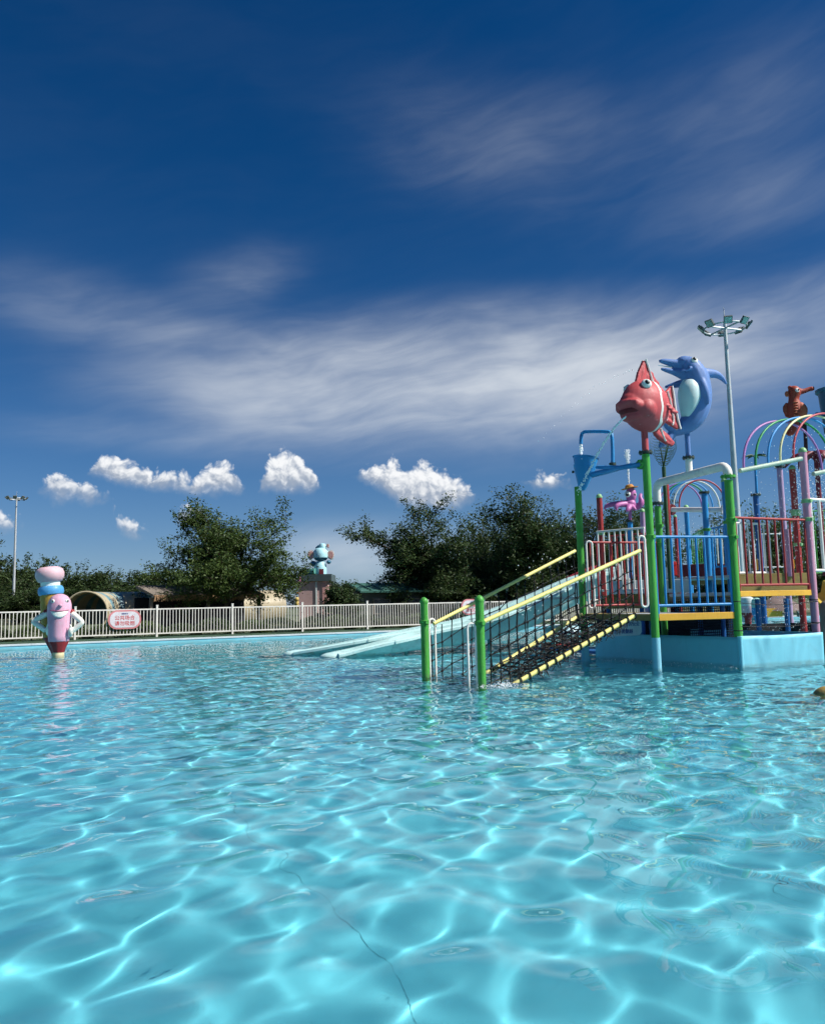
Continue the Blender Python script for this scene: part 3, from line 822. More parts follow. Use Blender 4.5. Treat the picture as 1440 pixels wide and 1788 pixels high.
# --- blue skirt round the foot of the platform
bL, bR = on(1040, 1151), on(1438, 1157)
sk = thing('skirt_wall', pB, 'pale blue tarpaulin skirt wrapped round the foot of the platform', 'skirt')
skm = paint('blue_tarpaulin', (0.20, 0.60, 0.74), 0.42, 0.12, 2.0, 0.04)
def cloth(parent, a, b, z0, z1, sag, name, seed, mat=skm):
    rn = np.random.default_rng(seed); a = Vector((a[0], a[1], 0)); b = Vector((b[0], b[1], 0)); d = b - a; n = Vector((d.y, -d.x, 0)).normalized()
    nu, nv_ = 40, 14; vs = []; fs = []
    cr = [(rn.uniform(0, 1), rn.uniform(-1.2, 1.2), rn.uniform(0.010, 0.022), rn.uniform(0.03, 0.07)) for _ in range(9)]
    for j in range(nv_ + 1):
        for i in range(nu + 1):
            s_, t = i / nu, j / nv_
            z = z0 + (z1 - z0) * t - sag * math.sin(math.pi * s_) * t
            off = 0.006 * math.sin(9 * s_ + 4 * t) + sum(h * math.exp(-((s_ - (c + k * (t - 0.5) * 0.25)) / w) ** 2) for c, k, h, w in cr) * (0.4 + 0.6 * t)
            vs.append(a + d * s_ + n * off + ZX * z)
    for j in range(nv_):
        for i in range(nu):
            q = j * (nu + 1) + i; fs.append((q, q + 1, q + nu + 2, q + nu + 1))
    o = G().add(vs, fs).build(name, mat, parent)
    so = o.modifiers.new('solid', 'SOLIDIFY'); so.thickness = 0.006
    return o
cloth(sk, bL, pB - Vector((0.02, 0.10, 0)), -0.5, 0.52, -0.005, 'skirt_panel', 1)
cloth(sk, pB - Vector((0.02, 0.10, 0)), bR, -0.5, 0.54, 0.012, 'skirt_panel', 2)
bBk = bR + VX * 3.2
cloth(sk, bR, bBk, -0.5, 0.54, 0.0, 'skirt_panel', 3)
G().tube([pB - Vector((0.02, 0.10, 0)) + ZX * -0.5, pB - Vector((0.02, 0.10, 0)) + ZX * 0.53], 0.045, 10).build('corner_fold', skm, sk)
G().slab([bL + VX * 0.1, pB + VX * 0.12, bR + VX * 0.1, bBk + Vector((-0.1, -0.1, 0)), bL + VX * 2.8], 0.10, 0.16).build('inner_floor', NAVY, sk, smooth=False)
# dark netting panels under the decks
nm = paint('dark_netting', (0.012, 0.018, 0.028), 0.9, 0.2)
def net_panel(parent, a, b, z0, z1, step=0.07, r=0.004, name='netting'):
    a = Vector((a[0], a[1], 0)); b = Vector((b[0], b[1], 0)); L = (b - a).length; g = G()
    nx = int(L / step); nz = int((z1 - z0) / step)
    for i in range(nx + 1):
        p = a + (b - a) * (i / nx); g.tube([p + ZX * z0, p + ZX * z1], r, 3, caps=False)
    for k in range(nz + 1):
        z = z0 + (z1 - z0) * k / nz; g.tube([a + ZX * z, b + ZX * z], r, 3, caps=False)
    return tag(g.build(name, nm, parent), kind='stuff')
net_panel(front, pB + VX * 1.7 + UX * 0.1, pP + VX * 1.7, 0.16, 1.2, 0.05, 0.011)
# cable strung between the legs
g = G()
for z, sg in ((1.10, 0.05), (0.70, 0.03)):
    g.tube([pB + (pP - pB) * t + ZX * (z - sg * math.sin(math.pi * t)) - VX * 0.07 for t in [k / 10 for k in range(11)]], 0.006, 5)
g.build('strung_cable', TIE, front)
for q, zz in ((pB + VX * 1.9 - UX * 0.2, 1.2), (pP + VX * 1.7 - UX * 0.5, 1.2), (pB + VX * 1.75 + UX * 0.9, 1.2)):
    pole(front, q, zz, NAVY, 0.05, 0.1, name='under_post')

# --- rear platform: olive decks, more poles and railings further back
rear = thing('rear_play_platform', at(1200, 1060, 19), 'rear play platform with olive deck boards, blue poles and white railings behind the blue railing', 'play platform')
def pxp(px, y, py=1000): p = at(px, py, y); p.z = 0; return p
def panel_px(parent, x0, x1, y0, y1, ya, yb, mat, name, th=0.06):
    a, b = pxp(x0, ya, y1), pxp(x1, yb, y1)
    z1, z0 = at((x0 + x1) / 2, y0, (ya + yb) / 2).z, at((x0 + x1) / 2, y1, (ya + yb) / 2).z
    return board(parent, a, b, z0, z1, mat, th, name), a, b, z0, z1
_, a, b, z0, z1 = panel_px(rear, 1052, 1285, 1037, 1061, 18.0, 17.2, OLIVE, 'fascia_board')
G().slab([a, b, b + VX * 2.6, a + VX * 2.6], z1 - 0.06, z1 - 0.01).build('deck_plate', PLATE, rear, smooth=False)
_, a, b, z0, z1 = panel_px(rear, 1290, 1425, 1001, 1034, 17.0, 17.2, OLIVE, 'fascia_board')
G().slab([a, b, b + VX * 2.6, a + VX * 2.6], z1 - 0.06, z1 - 0.01).build('deck_plate', PLATE, rear, smooth=False)
_, a, b, z0, z1 = panel_px(rear, 1180, 1272, 1007, 1021, 20.8, 20.4, OLIVE, 'fascia_board')
G().slab([a, b, b + VX * 2.0, a + VX * 2.0], z1 - 0.06, z1 - 0.01).build('deck_plate', PLATE, rear, smooth=False)
panel_px(rear, 1186, 1258, 985, 1006, 20.9, 20.5, MAROON, 'low_panel')
panel_px(rear, 1259, 1271, 985, 1006, 20.5, 20.4, RED, 'low_panel')
panel_px(rear, 1062, 1204, 1013, 1036, 17.9, 17.5, WHITEG, 'slide_mouth_side')
q0, q1, q2 = at(1074, 985, 18.6), at(1096, 1013, 18.6), at(1070, 1013, 18.6)
G().plate([q0, at(1080, 984, 18.6), at(1100, 1012, 18.6), q2], (0, 1, 0), 0.05).build('slide_mouth_wing', WHITEG, rear, smooth=False)
G().plate([at(1160, 990, 18.9), at(1165, 992, 18.9), at(1184, 1012, 18.9), at(1158, 1012, 18.9)], (0, 1, 0), 0.05).build('slide_mouth_wing', WHITEG, rear, smooth=False)
G().box(at(1178, 994, 18.2), (0.075, 0.05, 0.28)).box(at(1176, 984, 18.2), (0.10, 0.06, 0.08)).build('red_lever_box', paint('bright_red', (0.62, 0.02, 0.02), 0.35, 0.1), rear, smooth=False, bevel=0.01)
def rp(px, y, top, mat, r=RP, cap=None, flange=None, collars=(), z0=0.15):
    p = pxp(px, y, 900 if top < 900 else top + 40)
    return pole(rear, p, at(px, top, y).z, mat, r, z0, cap, [at(px, c_, y).z for c_ in collars], flange=at(px, flange, y).z if flange else None)
rp(1047, 19.0, 868, RED, cap=GREEN_CAP, collars=(932,))
rp(1165, 19.6, 836, RED, collars=(978,))
rp(1198, 23.0, 886, BLUE, cap=GREEN_CAP)
rp(1231, 19.5, 862, BLUE, RP * 1.05, flange=860, collars=(925,))
rp(1267, 19.0, 840, BLUE, cap=GREEN_CAP, collars=(912,))
rp(1180, 31.0, 902, RED, cap=GREEN_CAP)
rp(1121, 21.0, 893, LILAC, cap=GREEN_CAP)
rp(1366, 19.5, 817, LILAC, flange=815)
rp(1388, 17.4, 818, RED, cap=GREEN_CAP, collars=(893, 898, 951))
rp(1321, 21.0, 866, NAVY, RP * 1.1, flange=864)
rp(1376, 15.9 + 1.2, 924, PINK, RP * 0.95, z0=1.6)
# white roller between red and blue poles
ra, rb_ = at(1172, 890, 21.0), at(1266, 890, 19.2)
ro = G().tube([ra, rb_], 0.062, 14).build('roller_bar', whitem, rear)
g = G(); ring_flange(g, ra, 0.14, rb_ - ra, t=0.05); g.build('roller_flange', MAROON, ro)
g = G(); ring_flange(g, rb_, 0.14, rb_ - ra, t=0.04); g.build('roller_flange', whitem, ro)
def rr(x0, ya, x1, yb, top, bot, mat, n, name, r=0.022, rb=0.018):
    a, b = pxp(x0, ya, bot), pxp(x1, yb, bot); xm, ym = (x0 + x1) / 2, (ya + yb) / 2
    return railing(rear, a, b, at(xm, bot, ym).z, at(xm, top, ym).z, mat, n, r, rb, 0, name)
rr(1046, 18.2, 1130, 17.4, 925, 1030, whitem, 9, 'white_railing')
rr(1068, 21.0, 1130, 20.4, 934, 1006, RED, 7, 'red_railing')
rr(1206, 24, 1234, 21, 930, 985, GREEN, 9, 'green_railing', 0.018, 0.012)
rr(1232, 20.6, 1268, 19.8, 922, 990, BLUE, 5, 'blue_railing')
rr(1236, 22.5, 1272, 22.0, 934, 990, whitem, 5, 'white_railing')
rr(1289, 17.2, 1348, 17.6, 914, 1000, whitem, 7, 'white_railing', 0.024)
rr(1332, 21.0, 1386, 21.0, 932, 990, whitem, 5, 'white_railing', 0.016, 0.012)
rr(1420, 15.6, 1470, 16.0, 873, 996, whitem, 4, 'white_railing', 0.03, 0.03)
rr(1418, 19.5, 1462, 19.5, 892, 1000, GREEN, 6, 'green_railing', 0.016, 0.014)
for (x, y_, w, h) in ((1318, 986, 0.10, 0.24), (1382, 985, 0.07, 0.20)):
    G().box(at(x, y_, 17.6), (w, 0.08, h)).build('amber_step', AMBER, rear, smooth=False, bevel=0.01)
for q in ((1062, 18.3), (1120, 18.0), (1180, 18.6), (1236, 18.4), (1274, 17.6), (1322, 17.6), (1372, 17.6), (1418, 17.6)):
    p = pxp(q[0], q[1], 1060); pole(rear, p, 1.15, NAVY, 0.05, 0.1, name='under_post')

# --- rainbow hoops
hoopc = [('purple', paint('hoop_purple', (0.42, 0.18, 0.46), 0.35, 0.15)), ('green', paint('hoop_green', (0.03, 0.30, 0.10), 0.35, 0.15)), ('blue', paint('hoop_blue', (0.05, 0.30, 0.68), 0.35, 0.15)),
         ('yellow', paint('hoop_yellow', (0.80, 0.74, 0.40), 0.35, 0.15)), ('red', paint('hoop_red', (0.52, 0.07, 0.09), 0.35, 0.15))]
PALEG = paint('pale_green_pipe', (0.40, 0.52, 0.42), 0.4, 0.25)
def hoops(name, label, a, b, span, rise, ts, cols, rbeam, rh):
    a, b, span = Vector(a), Vector(b), Vector(span)
    t_ = thing(name, a, label, 'hoop frame')
    G().tube([a, b], rbeam, 12).build('beam', PALEG, t_)
    G().tube([a + span - (b - a) * 0.1, b + span + (b - a) * 0.3], rbeam, 12).build('beam', PALEG, t_)
    for t, (cn, mt) in zip(ts, cols):
        p = a + (b - a) * t; pts = []
        for k in range(25):
            an = math.pi * k / 24
            pts.append(p + span * (0.5 - 0.5 * math.cos(an)) + ZX * (rise * math.sin(an) ** 0.85))
        tag(G().tube(pts, rh, 10).build('hoop', mt, t_), label=cn + ' hoop')
    return t_
b0, b1 = at(1291, 822, pB.y), at(1398, 801, 14.95)
hoops('rainbow_hoops', 'five rainbow coloured hoops on a pale green beam at the right, below the seahorse', b0, b1, (2.0, 1.25, 0.12), 0.93, (0.06, 0.25, 0.45, 0.65, 0.87), hoopc, 0.042, 0.021)
wh = ('white', whitem)
c0, c1 = at(1150, 893, 24.6), at(1186, 890, 22.6)
hoops('rainbow_hoops', 'smaller rainbow hoops further back, framed by the white overhead pipe', c0, c1, at(1260, 890, 23.4) - at(1180, 890, 23.4), 0.83, (0.0, 0.25, 0.45, 0.72, 0.98), [hoopc[0], hoopc[1], hoopc[2], wh, hoopc[4]], 0.03, 0.022)

# ------------------------------------------------------------------ rope-net ramp
n1, n2 = on(743, 1183), on(841, 1197)
ramp = thing('rope_net_ramp', n2, 'rope net ramp with yellow handrails and green posts climbing from the water to the platform', 'net ramp')
for p, py in ((n1, 1050), (n2, 1046)):
    pole(ramp, p, 1.235, GREEN, RP * 0.98, cap=GREEN, collars=(0.90,), name='post')
dN, dF = (pA - n2), (pD - n1)
dN.z = dF.z = 0
tN = dN.normalized(); tF = dF.normalized()
def nearR(t): return n2 + dN * t + ZX * (0.90 + 1.19 * t)
def nearB(t): return n2 + dN * t + ZX * (-0.241 + 1.346 * t)
def farR(t): return n1 + dF * t + ZX * (0.80 + 1.40 * t)
def farB(t): return n1 + dF * t + ZX * (-0.52 + 1.48 * t)
for f, t0, t1, r in ((nearR, 0.02, 0.93, 0.033), (farR, 0.05, 0.96, 0.031), (nearB, 0.03, 0.875, 0.036), (farB, 0.03, 0.985, 0.036)):
    G().tube([f(t0), f(t1)], r, 12).build('handrail' if f in (nearR, farR) else 'side_beam', YELLOW, ramp)
ringm = paint('ring_white', (0.62, 0.60, 0.50), 0.4, 0.2)
def tor(c, axis, R, r, n=10):
    c = Vector(c); a = Vector(axis).normalized(); x = a.orthogonal().normalized(); y = a.cross(x)
    return G().tube([c + (x * math.cos(2 * math.pi * k / n) + y * math.sin(2 * math.pi * k / n)) * R for k in range(n)], r, 5, closed=True)
for f, nr, dd in ((nearR, 13, tN), (farR, 13, tF)):
    for k in range(nr):
        tor(f(0.06 + 0.86 * k / (nr - 1)) - ZX * 0.052, dd, 0.024, 0.006).build('ring', ringm, ramp)
rnd = random.Random(4)
def side_net(fr, fb, t0, t1, cols, rows, seed, name='side_net'):
    rn = random.Random(seed); g = G(); pts = {}
    for i in range(cols + 1):
        t = t0 + (t1 - t0) * i / cols
        for j in range(rows + 1):
            s_ = j / rows
            p = fb(t) * (1 - s_) + (fr(t) - ZX * 0.07) * s_
            p = p + Vector((rn.gauss(0, 0.010), rn.gauss(0, 0.018), rn.gauss(0, 0.012) - 0.02 * math.sin(math.pi * s_)))
            pts[i, j] = p
    for i in range(cols + 1):
        g.tube([pts[i, j] for j in range(rows + 1)], 0.010, 5)
        for j in range(1, rows):
            g.ell(pts[i, j], (0.024, 0.024, 0.021), None, 6, 4)
    for j in range(1, rows):
        g.tube([pts[i, j] for i in range(cols + 1)], 0.009, 5)
    for i in range(cols + 1):                         # lashings round the beam
        p = fb(t0 + (t1 - t0) * i / cols)
        g.tube([p + Vector((0.048 * math.cos(a) * -0.3, 0.048 * math.cos(a), 0.048 * math.sin(a))) + tN * (0.012 * a / 6) for a in [k * 0.7 for k in range(19)]], 0.009, 4)
    return g.build(name, ROPE, ramp)
side_net(nearR, nearB, 0.05, 0.87, 17, 5, 1)
side_net(farR, farB, 0.04, 0.95, 16, 5, 2)
# climbing floor: thick doubled net with frayed ends
rn = random.Random(7); g = G(); fr_ = G()
def floorp(t, s_): return nearB(t * 0.9) * (1 - s_) + farB(t) * s_ + ZX * (-0.10 * math.sin(math.pi * s_) - 0.02)
for i in range(26):
    t = 0.03 + 0.95 * i / 25
    g.tube([floorp(t + rn.gauss(0, 0.004), s_ / 10) + Vector((0, 0, rn.gauss(0, 0.012))) for s_ in range(11)], 0.014, 5)
for k in range(9):
    s_ = 0.06 + 0.88 * k / 8
    g.tube([floorp(t / 24, s_) + Vector((0, 0, rn.gauss(0, 0.012))) for t in range(25)], 0.013, 5)
g.build('floor_net', ROPE, ramp)
for i in range(900):
    p = floorp(0.12 + 0.86 * rn.random(), rn.random()); d = Vector((rn.gauss(0, 1), rn.gauss(0, 1), rn.gauss(0.1, 0.6))).normalized()
    L = rn.uniform(0.05, 0.14); m_ = p + d * L * 0.5 + Vector((0, 0, rn.gauss(0, 0.02)))
    fr_.tube([p, m_, p + d * L + Vector((0, 0, -0.02))], [0.007, 0.006, 0.004], 4)
for i in range(60):
    p = nearB(0.3 + 0.56 * rn.random()); L = rn.uniform(0.05, 0.16)
    fr_.tube([p, p - ZX * L * 0.5 + Vector((rn.gauss(0, 0.015), -0.04, 0)), p - ZX * L + Vector((rn.gauss(0, 0.03), -0.03, 0))], [0.008, 0.007, 0.004], 4)
tag(fr_.build('frayed_rope_ends', ROPEB, ramp), kind='stuff')
# white loop handles at both ends
def handle(base, dirv, z0, z1, w, r=0.019):
    base = Vector((base[0], base[1], 0)); d = Vector(dirv).normalized(); pts = []
    n = 6
    for k in range(n + 1):
        a = math.pi * k / n; pts.append(base + d * (w / 2 - w / 2 * math.cos(a)) + ZX * (z1 - w / 2 + w / 2 * math.sin(a)))
    pts2 = []
    for k in range(n + 1):
        a = math.pi * k / n; pts2.append(base + d * (w / 2 + w / 2 * math.cos(a)) + ZX * (z0 + w / 2 - w / 2 * math.sin(a)))
    return G().tube(pts + pts2, r, 10, closed=True).build('loop_handle', whitem, ramp)
handle(n1 + tF * 0.09, tF, -0.35, 0.95, 0.12)
handle(n2 - dAB * 0.20, dAB, -0.35, 0.90, 0.13)
hA = at(1117, 1000, pA.y - 0.12); handle(hA, (1, 0.1, 0), zat(1120, 1060, hA), zat(1120, 936, hA), 0.105)
hD = at(1025, 1000, pD.y - 0.15); handle(hD, (1, 0.1, 0), zat(1030, 1062, hD), zat(1030, 945, hD), 0.115)

# white notice half hidden by the ramp
sc_ = at(1085, 1096, 15.2)
sg = thing('warning_sign', (sc_.x, sc_.y, sc_.z - 0.25), 'white sign with blue characters half hidden behind the net ramp, above the blue skirt', 'sign')
G().plate([sc_ + UX * x + ZX * z for x, z in roundrect(0.90, 0.30, 0.09)], VX, 0.02).build('panel', paint('notice_panel', (0.50, 0.58, 0.68), 0.5, 0.2), sg, smooth=False)
text('为了孩子的安全', 0.088, sc_ + UX * 0.10 + ZX * 0.055 - VX * 0.013, (UX, ZX, -VX), signblue, sg)
text('请勿攀爬翻越', 0.088, sc_ - UX * 0.02 - ZX * 0.075 - VX * 0.013, (UX, ZX, -VX), signblue, sg)

# ------------------------------------------------------------------ slides
def slide(name, label, path, width, wall, mat, group, thick=0.04, rimw=0.23, rimh=0.08):
    """U-section chute; path follows the top of the rim, wall(f) = depth of the bed below it"""
    P = [Vector(p) for p in spline(path, 8)]; t_ = thing(name, P[0], label, 'slide', group); n = len(P); secs = []
    for i, p in enumerate(P):
        d = (P[min(i + 1, n - 1)] - P[max(i - 1, 0)]); d.z = 0; d.normalize(); s_ = Vector((d.y, -d.x, 0)); f = i / (n - 1)
        w = width / 2; hw = wall(f); k = 10; inn = []; out = []
        for j in range(k + 1):
            a = math.pi * (1 + j / k); inn.append((w * math.cos(a), hw * math.sin(a)))
            a = math.pi * (2 - j / k); out.append(((w + thick) * math.cos(a), (hw + thick) * math.sin(a) - (rimh if j in (0, k) else 0.0)))
        prof = [(-(w + rimw), -rimh), (-(w + rimw), -0.02), (-(w + rimw - 0.03), 0.0), (-w - 0.02, 0.0)] + inn + [(w + 0.02, 0.0), (w + rimw - 0.03, 0.0), (w + rimw, -0.02), (w + rimw, -rimh)] + out
        secs.append([p + s_ * x + ZX * z for x, z in prof])
    ch_ = G().rings(secs, True).build('chute', mat, t_, angle=45)
    for f in (0.30, 0.47, 0.64, 0.82):                 # flanged joints between the moulded sections
        i = int(f * (n - 1)); d = (P[i + 1] - P[i - 1]).normalized(); c = P[i] - ZX * 0.1
        ring = [c + (q - c) * 1.035 for q in secs[i]]
        G().rings([[q - d * 0.018 for q in ring], [q + d * 0.018 for q in ring]], True).build('section_joint', mat, ch_, angle=45)
    return t_, P
wallf = lambda f: 0.10 + 0.52 * min(1, f * 1.35)
def sp(px, py, y): return at(px, py, y)
t1, P1 = slide('water_slide', 'pale aqua water slide running down left from the platform into the pool, front lane',
     [sp(585, 1140, 19.9), sp(612, 1134, 20.0), sp(680, 1117, 20.2), sp(740, 1102, 20.6), sp(830, 1083, 21.0), sp(920, 1053, 21.5), sp(1000, 1014, 22.0), sp(1060, 996, 22.3)], 0.60, wallf, AQUA, 'pale aqua slide lanes')
t2, P2 = slide('water_slide', 'pale aqua water slide lane reaching furthest left into the pool, behind the front lane',
     [sp(520, 1136, 21.2), sp(565, 1128, 21.15), sp(640, 1114, 21.2), sp(720, 1098, 21.5), sp(820, 1078, 22.0), sp(910, 1048, 22.5), sp(1000, 1009, 23.0), sp(1060, 991, 23.3)], 0.60, wallf, AQUA, 'pale aqua slide lanes')
for t_, P in ((t1, P1), (t2, P2)):                    # rounded tongue of the run-out
    p = P[0]; d = (P[0] - P[3]); d.z = 0; d.normalize(); s_ = Vector((d.y, -d.x, 0))
    M_ = Matrix((s_, d, ZX)).transposed()
    organic(G().ell(p - ZX * 0.10 - d * 0.05, (0.47, 0.42, 0.125), M_, 28, 14).ell(p - ZX * 0.07 - d * 0.25, (0.45, 0.3, 0.10), M_).build('run_out_tongue', AQUA, t_), 0.02, 3)
TLEG = paint('teal_leg', (0.10, 0.30, 0.32), 0.5, 0.3)
for f in (0.36, 0.62, 0.80):
    p = P1[int(f * (len(P1) - 1))]
    G().tube([(p.x, p.y, -0.5), (p.x, p.y, p.z - wallf(f) - 0.01)], 0.055, 10).build('support_leg', TLEG, t1)
t3, P3 = slide('red_water_slide', 'red slide lane showing above the aqua slide behind the net ramp',
     [sp(890, 1054, 24.3), sp(935, 1038, 24.2), sp(975, 1016, 24.1), sp(1015, 996, 24.0), sp(1060, 982, 24.0)], 0.62, lambda f: 0.44, paint('red_fibreglass', (0.46, 0.05, 0.06), 0.3, 0.2), None)
# low pale blue spray island under the slide
ip = on(985, 1128)
isl = thing('spray_island', ip, 'low pale blue rounded spray island with red base seen through the net ramp', 'spray island')
G().lathe([(0.62, -0.5), (0.62, 0.05), (0.58, 0.09)], ip, n=28).build('base', RED, isl)
G().lathe([(0.10, 0.0), (0.10, 0.35)], ip, n=16).build('stem', WHITEG, isl)
G().lathe([(0.05, 0.33), (0.42, 0.34), (0.55, 0.40), (0.50, 0.48), (0.25, 0.55), (0.02, 0.57)], ip, n=28).build('dome', paint('pale_blue_dome', (0.45, 0.68, 0.78), 0.3, 0.2), isl)
# ------------------------------------------------------------------ figures on the poles
EYEW = paint('eye_white', (0.80, 0.80, 0.76), 0.25, 0.06)
EYEB = paint('eye_black', (0.01, 0.01, 0.012), 0.2, 0.05)
LINEW = paint('figure_white_line', (0.78, 0.76, 0.72), 0.4, 0.12)
def basis(f, up=(0, 0, 1)):
    f = Vector(f).normalized(); s = f.cross(Vector(up)).normalized(); z = s.cross(f).normalized()
    return f, s, z
def eye(parent, c, out, r, look=None):
    out = Vector(out).normalized(); look = Vector(look or out).normalized()
    R = out.to_track_quat('Z', 'Y').to_matrix()
    e = G().ell(c, (r, r, r * 0.62), R, 18, 12).build('eye', EYEW, parent)
    p = Vector(c) + out * (r * 0.42) + (look - out * look.dot(out)) * r * 0.3
    G().ell(p, (r * 0.52, r * 0.58, r * 0.32), R, 14, 8).build('pupil', EYEB, e)
    G().ell(p + out * (r * 0.27) + ZX * r * 0.2 + Vector((0.02, 0, 0)) * r, (r * 0.15, r * 0.15, r * 0.1), R, 8, 6).build('glint', EYEW, e)
    return e

# --- red fish
FISHM = paint('fish_red', (0.54, 0.075, 0.085), 0.45, 0.3, 2.5)
FISHD = paint('fish_mouth', (0.16, 0.008, 0.014), 0.5, 0.2)
fc = at(1126, 709, pA.y)
fish = thing('fish_figure', (pA.x, pA.y, zat(1130, 788, pA)), 'red cartoon fish figure with white stripes spouting water from its open mouth', 'fish figure')
Ff, Fs, Fz = basis((-0.84, -0.54, -0.03)); Fs = Fs if Fs.x > 0 else -Fs
FM = Matrix((Ff, Fs, Fz)).transposed()
def fp(f, s, z): return fc + Ff * (f * (0.93 if f > 0 else 1.0)) + Fs * s + Fz * z
g = G().ell(fp(0, 0, 0), (0.50, 0.32, 0.455), FM, 28, 18)
g.ell(fp(0.34, 0, -0.02), (0.24, 0.225, 0.25), FM)
g.ell(fp(0.46, 0, 0.01), (0.16, 0.25, 0.07), FM)          # upper lip
g.ell(fp(0.52, 0.0, -0.02), (0.11, 0.16, 0.055), FM)
for s_ in (-1, 1):
    g.ell(fp(0.42, s_ * 0.18, -0.05), (0.12, 0.085, 0.09), FM)
    g.ell(fp(0.20, s_ * 0.20, -0.10), (0.19, 0.14, 0.17), FM)
g.ell(fp(0.37, 0, -0.225), (0.16, 0.20, 0.075), FM)          # lower lip
g.ell(fp(0.41, 0, -0.25), (0.10, 0.14, 0.045), FM)
organic(g.build('body', FISHM, fish), 0.018, 5)
G().ell(fp(0.43, 0, -0.12), (0.15, 0.20, 0.075), FM).build('mouth', FISHD, fish)
for s_ in (-1, 1):
    eye(fish, fp(0.19, s_ * 0.215, 0.325), Ff * 0.45 + Fs * s_ * 0.80 + Fz * 0.35, 0.088, Ff * 0.45 + Fs * s_ * 0.80 + Fz * 0.5 + Fs * 0.15)
def band(f0, w, k=1.012):
    g = G(); rings = []
    for f in (f0 - w / 2, f0 - w / 2, f0 + w / 2, f0 + w / 2):
        pass
    def ring(f, sc): 
        r = math.sqrt(max(0, 1 - (f / 0.50) ** 2)) * sc; out = []
        for i in range(40):
            a = 2 * math.pi * i / 40
            out.append(fp(f - 0.05 * math.sin(a) ** 2 + 0.05 + 0.008 * math.sin(9 * a), 0.32 * r * math.cos(a), 0.455 * r * math.sin(a)))
        return out
    g.rings([ring(f0 - w / 2, 0.97), ring(f0 - w / 2, k), ring(f0, k + 0.008), ring(f0 + w / 2, k), ring(f0 + w / 2, 0.97)], False)
    return g.build('stripe', LINEW, fish)
band(-0.13, 0.09); band(-0.37, 0.045)
def fin(name, pts, th, ribs, lines, k=1.0):
    """puffy fin in the fish's plane; pts (f, z); ribs: pairs; lines: polylines of white trim"""
    pts = [(f * k, z) for f, z in pts]; ribs = [((a[0] * k, a[1]), (b[0] * k, b[1]), r) for a, b, r in ribs]; lines = [[(f * k, z) for f, z in l] for l in lines]
    g = G().plate([fp(f, 0, z) for f, z in pts], Fs, th)
    for (a, b, r) in ribs:
        g.tube([fp(a[0], 0, a[1]), fp((a[0] + b[0]) / 2, 0, (a[1] + b[1]) / 2), fp(b[0], 0, b[1])], [r, r * 1.1, r * 0.75], 8)
    o = organic(g.build(name, FISHM, fish), 0.014, 3)
    for ln in lines:
        P = spline(ln, 8); n = len(P)
        for s_ in (-1, 1):
            G().tube([fp(p[0], s_ * (th * 0.5 + 0.016), p[1] + 0.008 * math.sin(i * 1.3)) for i, p in enumerate(P)], 0.018, 6).build('trim_line', LINEW, o)
    return o
fin('dorsal_fin', [(0.24, 0.36), (0.14, 0.58), (-0.02, 0.80), (-0.10, 0.80), (-0.13, 0.66), (-0.24, 0.60), (-0.26, 0.52), (-0.38, 0.44), (-0.36, 0.30), (0.0, 0.34)], 0.06,
    [((0.08, 0.40), (-0.04, 0.77), 0.05), ((-0.06, 0.40), (-0.11, 0.64), 0.045), ((-0.2, 0.36), (-0.26, 0.54), 0.04)], [[(-0.05, 0.82), (-0.11, 0.66), (-0.16, 0.50), (-0.19, 0.42)]])
fin('tail_fin', [(-0.38, 0.14), (-0.62, 0.30), (-0.80, 0.42), (-0.84, 0.30), (-0.83, 0.10), (-0.88, -0.05), (-0.90, -0.22), (-0.98, -0.34), (-0.88, -0.36), (-0.62, -0.27), (-0.38, -0.20)], 0.05,
    [((-0.4, 0.10), (-0.80, 0.38), 0.04), ((-0.4, 0.04), (-0.84, 0.18), 0.04), ((-0.4, -0.03), (-0.86, 0.0), 0.04), ((-0.4, -0.09), (-0.90, -0.16), 0.04), ((-0.4, -0.15), (-0.95, -0.32), 0.042)],
    [[(-0.80, 0.41), (-0.83, 0.2), (-0.85, 0.0), (-0.90, -0.2), (-0.95, -0.35)], [(-0.64, 0.30), (-0.71, 0.12), (-0.74, -0.05), (-0.76, -0.20), (-0.72, -0.29)], [(-0.50, 0.21), (-0.56, 0.08), (-0.58, -0.05), (-0.57, -0.17), (-0.50, -0.23)]], 0.86)
fin('belly_fin', [(-0.10, -0.40), (-0.30, -0.36), (-0.50, -0.46), (-0.66, -0.60), (-0.60, -0.67), (-0.42, -0.62), (-0.26, -0.56)], 0.06,
    [((-0.2, -0.42), (-0.60, -0.60), 0.05), ((-0.2, -0.46), (-0.48, -0.62), 0.05)], [[(-0.30, -0.38), (-0.33, -0.48), (-0.40, -0.60)]])
# small side fin with ruffles on the near flank
g = G()
for k in range(4):
    g.ell(fp(-0.20 - 0.05 * k, 0.26 + 0.02 * k, 0.02 - 0.055 * k), (0.085, 0.035, 0.034), FM, 12, 8)
organic(g.build('side_fin', FISHM, fish), 0.012, 2)
mp = Vector((pA.x, pA.y, 0))
G().tube([mp + ZX * zat(1130, 790, pA), mp + ZX * (fc.z - 0.36)], 0.056, 16).build('mount_pipe', FISHM, fish)

